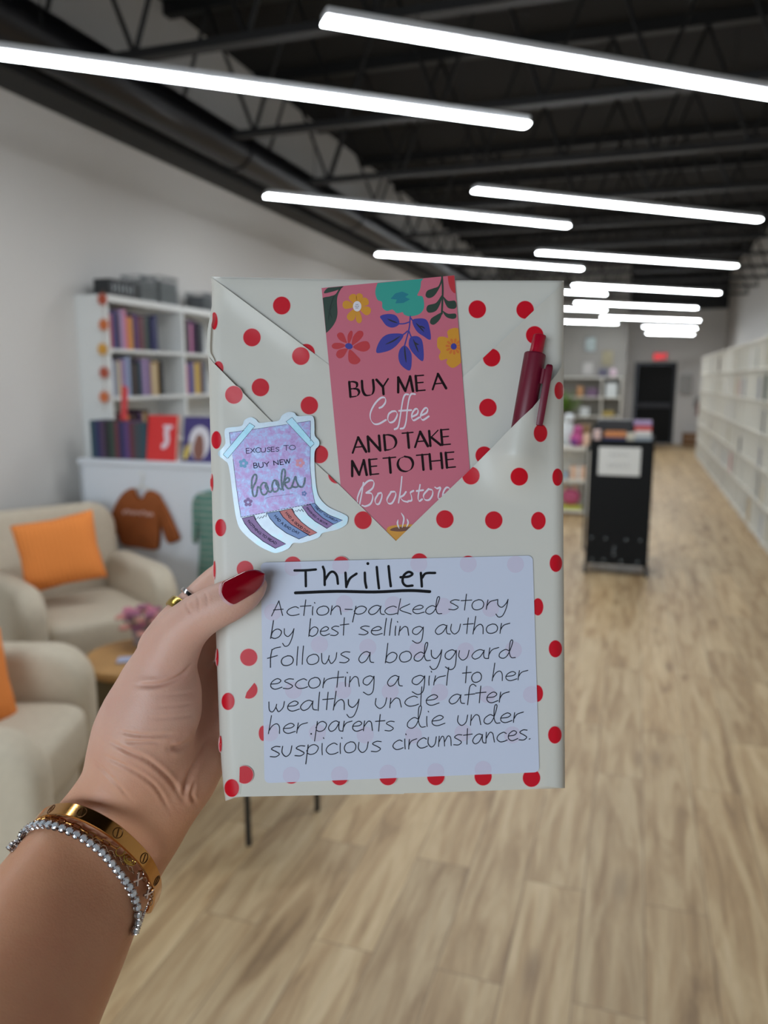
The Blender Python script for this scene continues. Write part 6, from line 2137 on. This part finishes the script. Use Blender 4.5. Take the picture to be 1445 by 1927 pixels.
for k, (p, nn_) in enumerate(path):
    p2 = path[(k + 1) % len(path)][0]
    p0 = path[k - 1][0]
    t = (p2 - p0).normalized()
    nn_ = (nn_ - t * nn_.dot(t)).normalized()
    s_ = t.cross(nn_)
    r_ = 0.00158
    n8 = 8
    vs = []
    for rr_, hh in ((0.5, 0.0), (1.08, 0.6), (1.08, 0.75), (0.66, 1.05)):
        for j in range(n8):
            a = 2 * PI * (j + 0.5 * (rr_ == 0.72)) / n8
            vs.append(p + (t * math.cos(a) + s_ * math.sin(a)) * (rr_ * r_ * 0.96) + nn_ * (hh * r_ * 1.0))
    fs = [[i * n8 + j, i * n8 + (j + 1) % n8, (i + 1) * n8 + (j + 1) % n8, (i + 1) * n8 + j] for i in range(3) for j in range(n8)] + [[3 * n8 + j for j in range(n8)], list(range(n8))[::-1]]
    MB().add(vs, fs).build('stone', gem_m, tb, origin=tb.location)
    base = p - nn_ * 0.0006
    set_.tube([base + (t * math.cos(2 * PI * j / 12) + s_ * math.sin(2 * PI * j / 12)) * r_ * 0.98 + nn_ * r_ * 0.45 for j in range(12)], 0.0003, 5, closed=True)
    set_.tube([base + (t * math.cos(2 * PI * j / 12) + s_ * math.sin(2 * PI * j / 12)) * r_ * 0.8 for j in range(12)], 0.0004, 5, closed=True)
    for j in range(4):
        a = PI / 4 + PI / 2 * j
        d = t * math.cos(a) + s_ * math.sin(a)
        set_.tube([base + d * r_ * 0.85, base + d * r_ * 1.02 + nn_ * r_ * 0.9, base + d * r_ * 0.88 + nn_ * r_ * 1.5], 0.00028, 5)
    set_.tube([base + t * r_ * 0.7, base + t * r_ * 1.25], 0.0004, 5)
set_.build('setting', sil2, tb, True, origin=tb.location)

def z3(pts):
    return [(20 + a / 4.817, 1490 + b_ / 4.817) for a, b_ in pts]
def resample(P, step):
    out = [P[0]]
    acc = 0.0
    for a, b in zip(P, P[1:]):
        L = (b - a).length
        d = step - acc
        while d <= L:
            out.append(a + (b - a) * (d / L))
            d += step
        acc = (acc + L) % step if L else acc
    return out
def chain_links(q, P, step, rw, thick, oblong):
    """interlocked links along the polyline P"""
    C_ = resample(P, step)
    for k in range(len(C_) - 1):
        a, b = C_[k], C_[k + 1]
        t = (b - a).normalized()
        toc = (CPOS - a).normalized()
        s_ = t.cross(toc).normalized()
        f_ = s_.cross(t)
        if k % 2:
            s_ = (s_ * 0.35 + f_ * 0.94).normalized()
        m_ = (a + b) / 2
        hl = (b - a).length * 0.62
        pts = []
        for j in range(14):
            an = 2 * PI * j / 14
            cx = math.cos(an)
            pts.append(m_ + t * (hl * (math.copysign(abs(cx) ** (0.5 if oblong else 1), cx))) + s_ * (rw * math.sin(an)))
        q.tube(pts, thick, 5, closed=True)
fa = z3([(205, 292), (262, 262), (330, 246), (400, 262), (470, 276), (540, 298), (620, 326), (700, 368), (780, 408), (870, 456), (955, 506)])
PA = [p for p, _ in wrap_path(fa, 0.0016)][:len(fa)]
PAs = [Vector(v) for v in catmull([tuple(p) for p in PA], 6)]
ca = thing('chain_bracelet', 'fine rose gold paperclip chain bracelet between bangle and tennis bracelet', 'bracelet', PA[5])
q = MB()
chain_links(q, PAs, 0.0036, 0.00075, 0.00024, True)
q.build('chain', gold, ca, True, origin=ca.location)
c1, n1_ = on_skin(*z3([(985, 530)])[0], 0.0018)
def loop_at(c, nrm_, r_, th_, ry=None, ang=0.0):
    u = RT - nrm_ * RT.dot(nrm_)
    u.normalize()
    v = nrm_.cross(u)
    ca_, sa_ = math.cos(ang), math.sin(ang)
    ry = ry or r_
    return [c + (u * ca_ + v * sa_) * (r_ * math.cos(2 * PI * j / 20)) + (v * ca_ - u * sa_) * (ry * math.sin(2 * PI * j / 20)) for j in range(20)]
MB().tube(loop_at(c1, n1_, 0.0019, 0.0003), 0.00032, 6, closed=True).build('clasp_ring', gold2, ca, True, origin=ca.location)
c2, n2_ = on_skin(*z3([(1065, 605)])[0], 0.0022)
q = MB().tube(loop_at(c2, n2_, 0.0030, 0, 0.0017, -0.65), 0.00045, 6, closed=True)
q.tube(loop_at(c2, n2_, 0.0017, 0, 0.0009, -0.65), 0.00035, 6, closed=True)
q.build('clasp', gold2, ca, True, origin=ca.location)

fb = z3([(640, 350), (720, 415), (800, 470), (860, 520), (920, 560), (1000, 625), (1060, 680), (1110, 738)])
PB = [on_skin(x, y, 0.0016)[0] for x, y in fb]
cbk = thing('charm_bracelet', 'thin silver chain with two ribbon shaped charms on the wrist', 'bracelet', PB[4])
q = MB()
chain_links(q, [Vector(v) for v in catmull([tuple(p) for p in PB], 6)], 0.0019, 0.0008, 0.00022, False)
fc = z3([(1180, 775), (1200, 800)]) + z3([(1240, 905), (1250, 930)])
for a, b in ((fc[0], fc[1]), (fc[2], fc[3])):
    chain_links(q, [on_skin(*a, 0.002)[0], on_skin(*b, 0.002)[0]], 0.0019, 0.0008, 0.00022, False)
fd = z3([(1250, 930), (1252, 965), (1240, 1000), (1222, 1040)])
chain_links(q, [Vector(v) for v in catmull([tuple(on_skin(x, y, 0.0015)[0]) for x, y in fd], 5)], 0.0019, 0.0008, 0.00022, False)
q.build('chain', mat('pale_gold', (206, 176, 150), 0.2, 1.0), cbk, True, origin=cbk.location)
pg = mat('charm_silver', (226, 206, 196), 0.18, 1.0)
for pts in ([(1080, 812), (1125, 790), (1165, 760), (1178, 722), (1160, 700), (1138, 716), (1126, 770), (1115, 848)], [(1165, 930), (1215, 905), (1250, 866), (1252, 820), (1225, 808), (1208, 836), (1225, 850), (1205, 880), (1188, 955)], ):
    pth = [on_skin(x, y, 0.0026)[0] for x, y in z3(pts)]
    MB().tube([Vector(v) for v in catmull([tuple(p) for p in pth], 6)], 0.00062, 6).build('ribbon_charm', pg, cbk, True, origin=cbk.location)
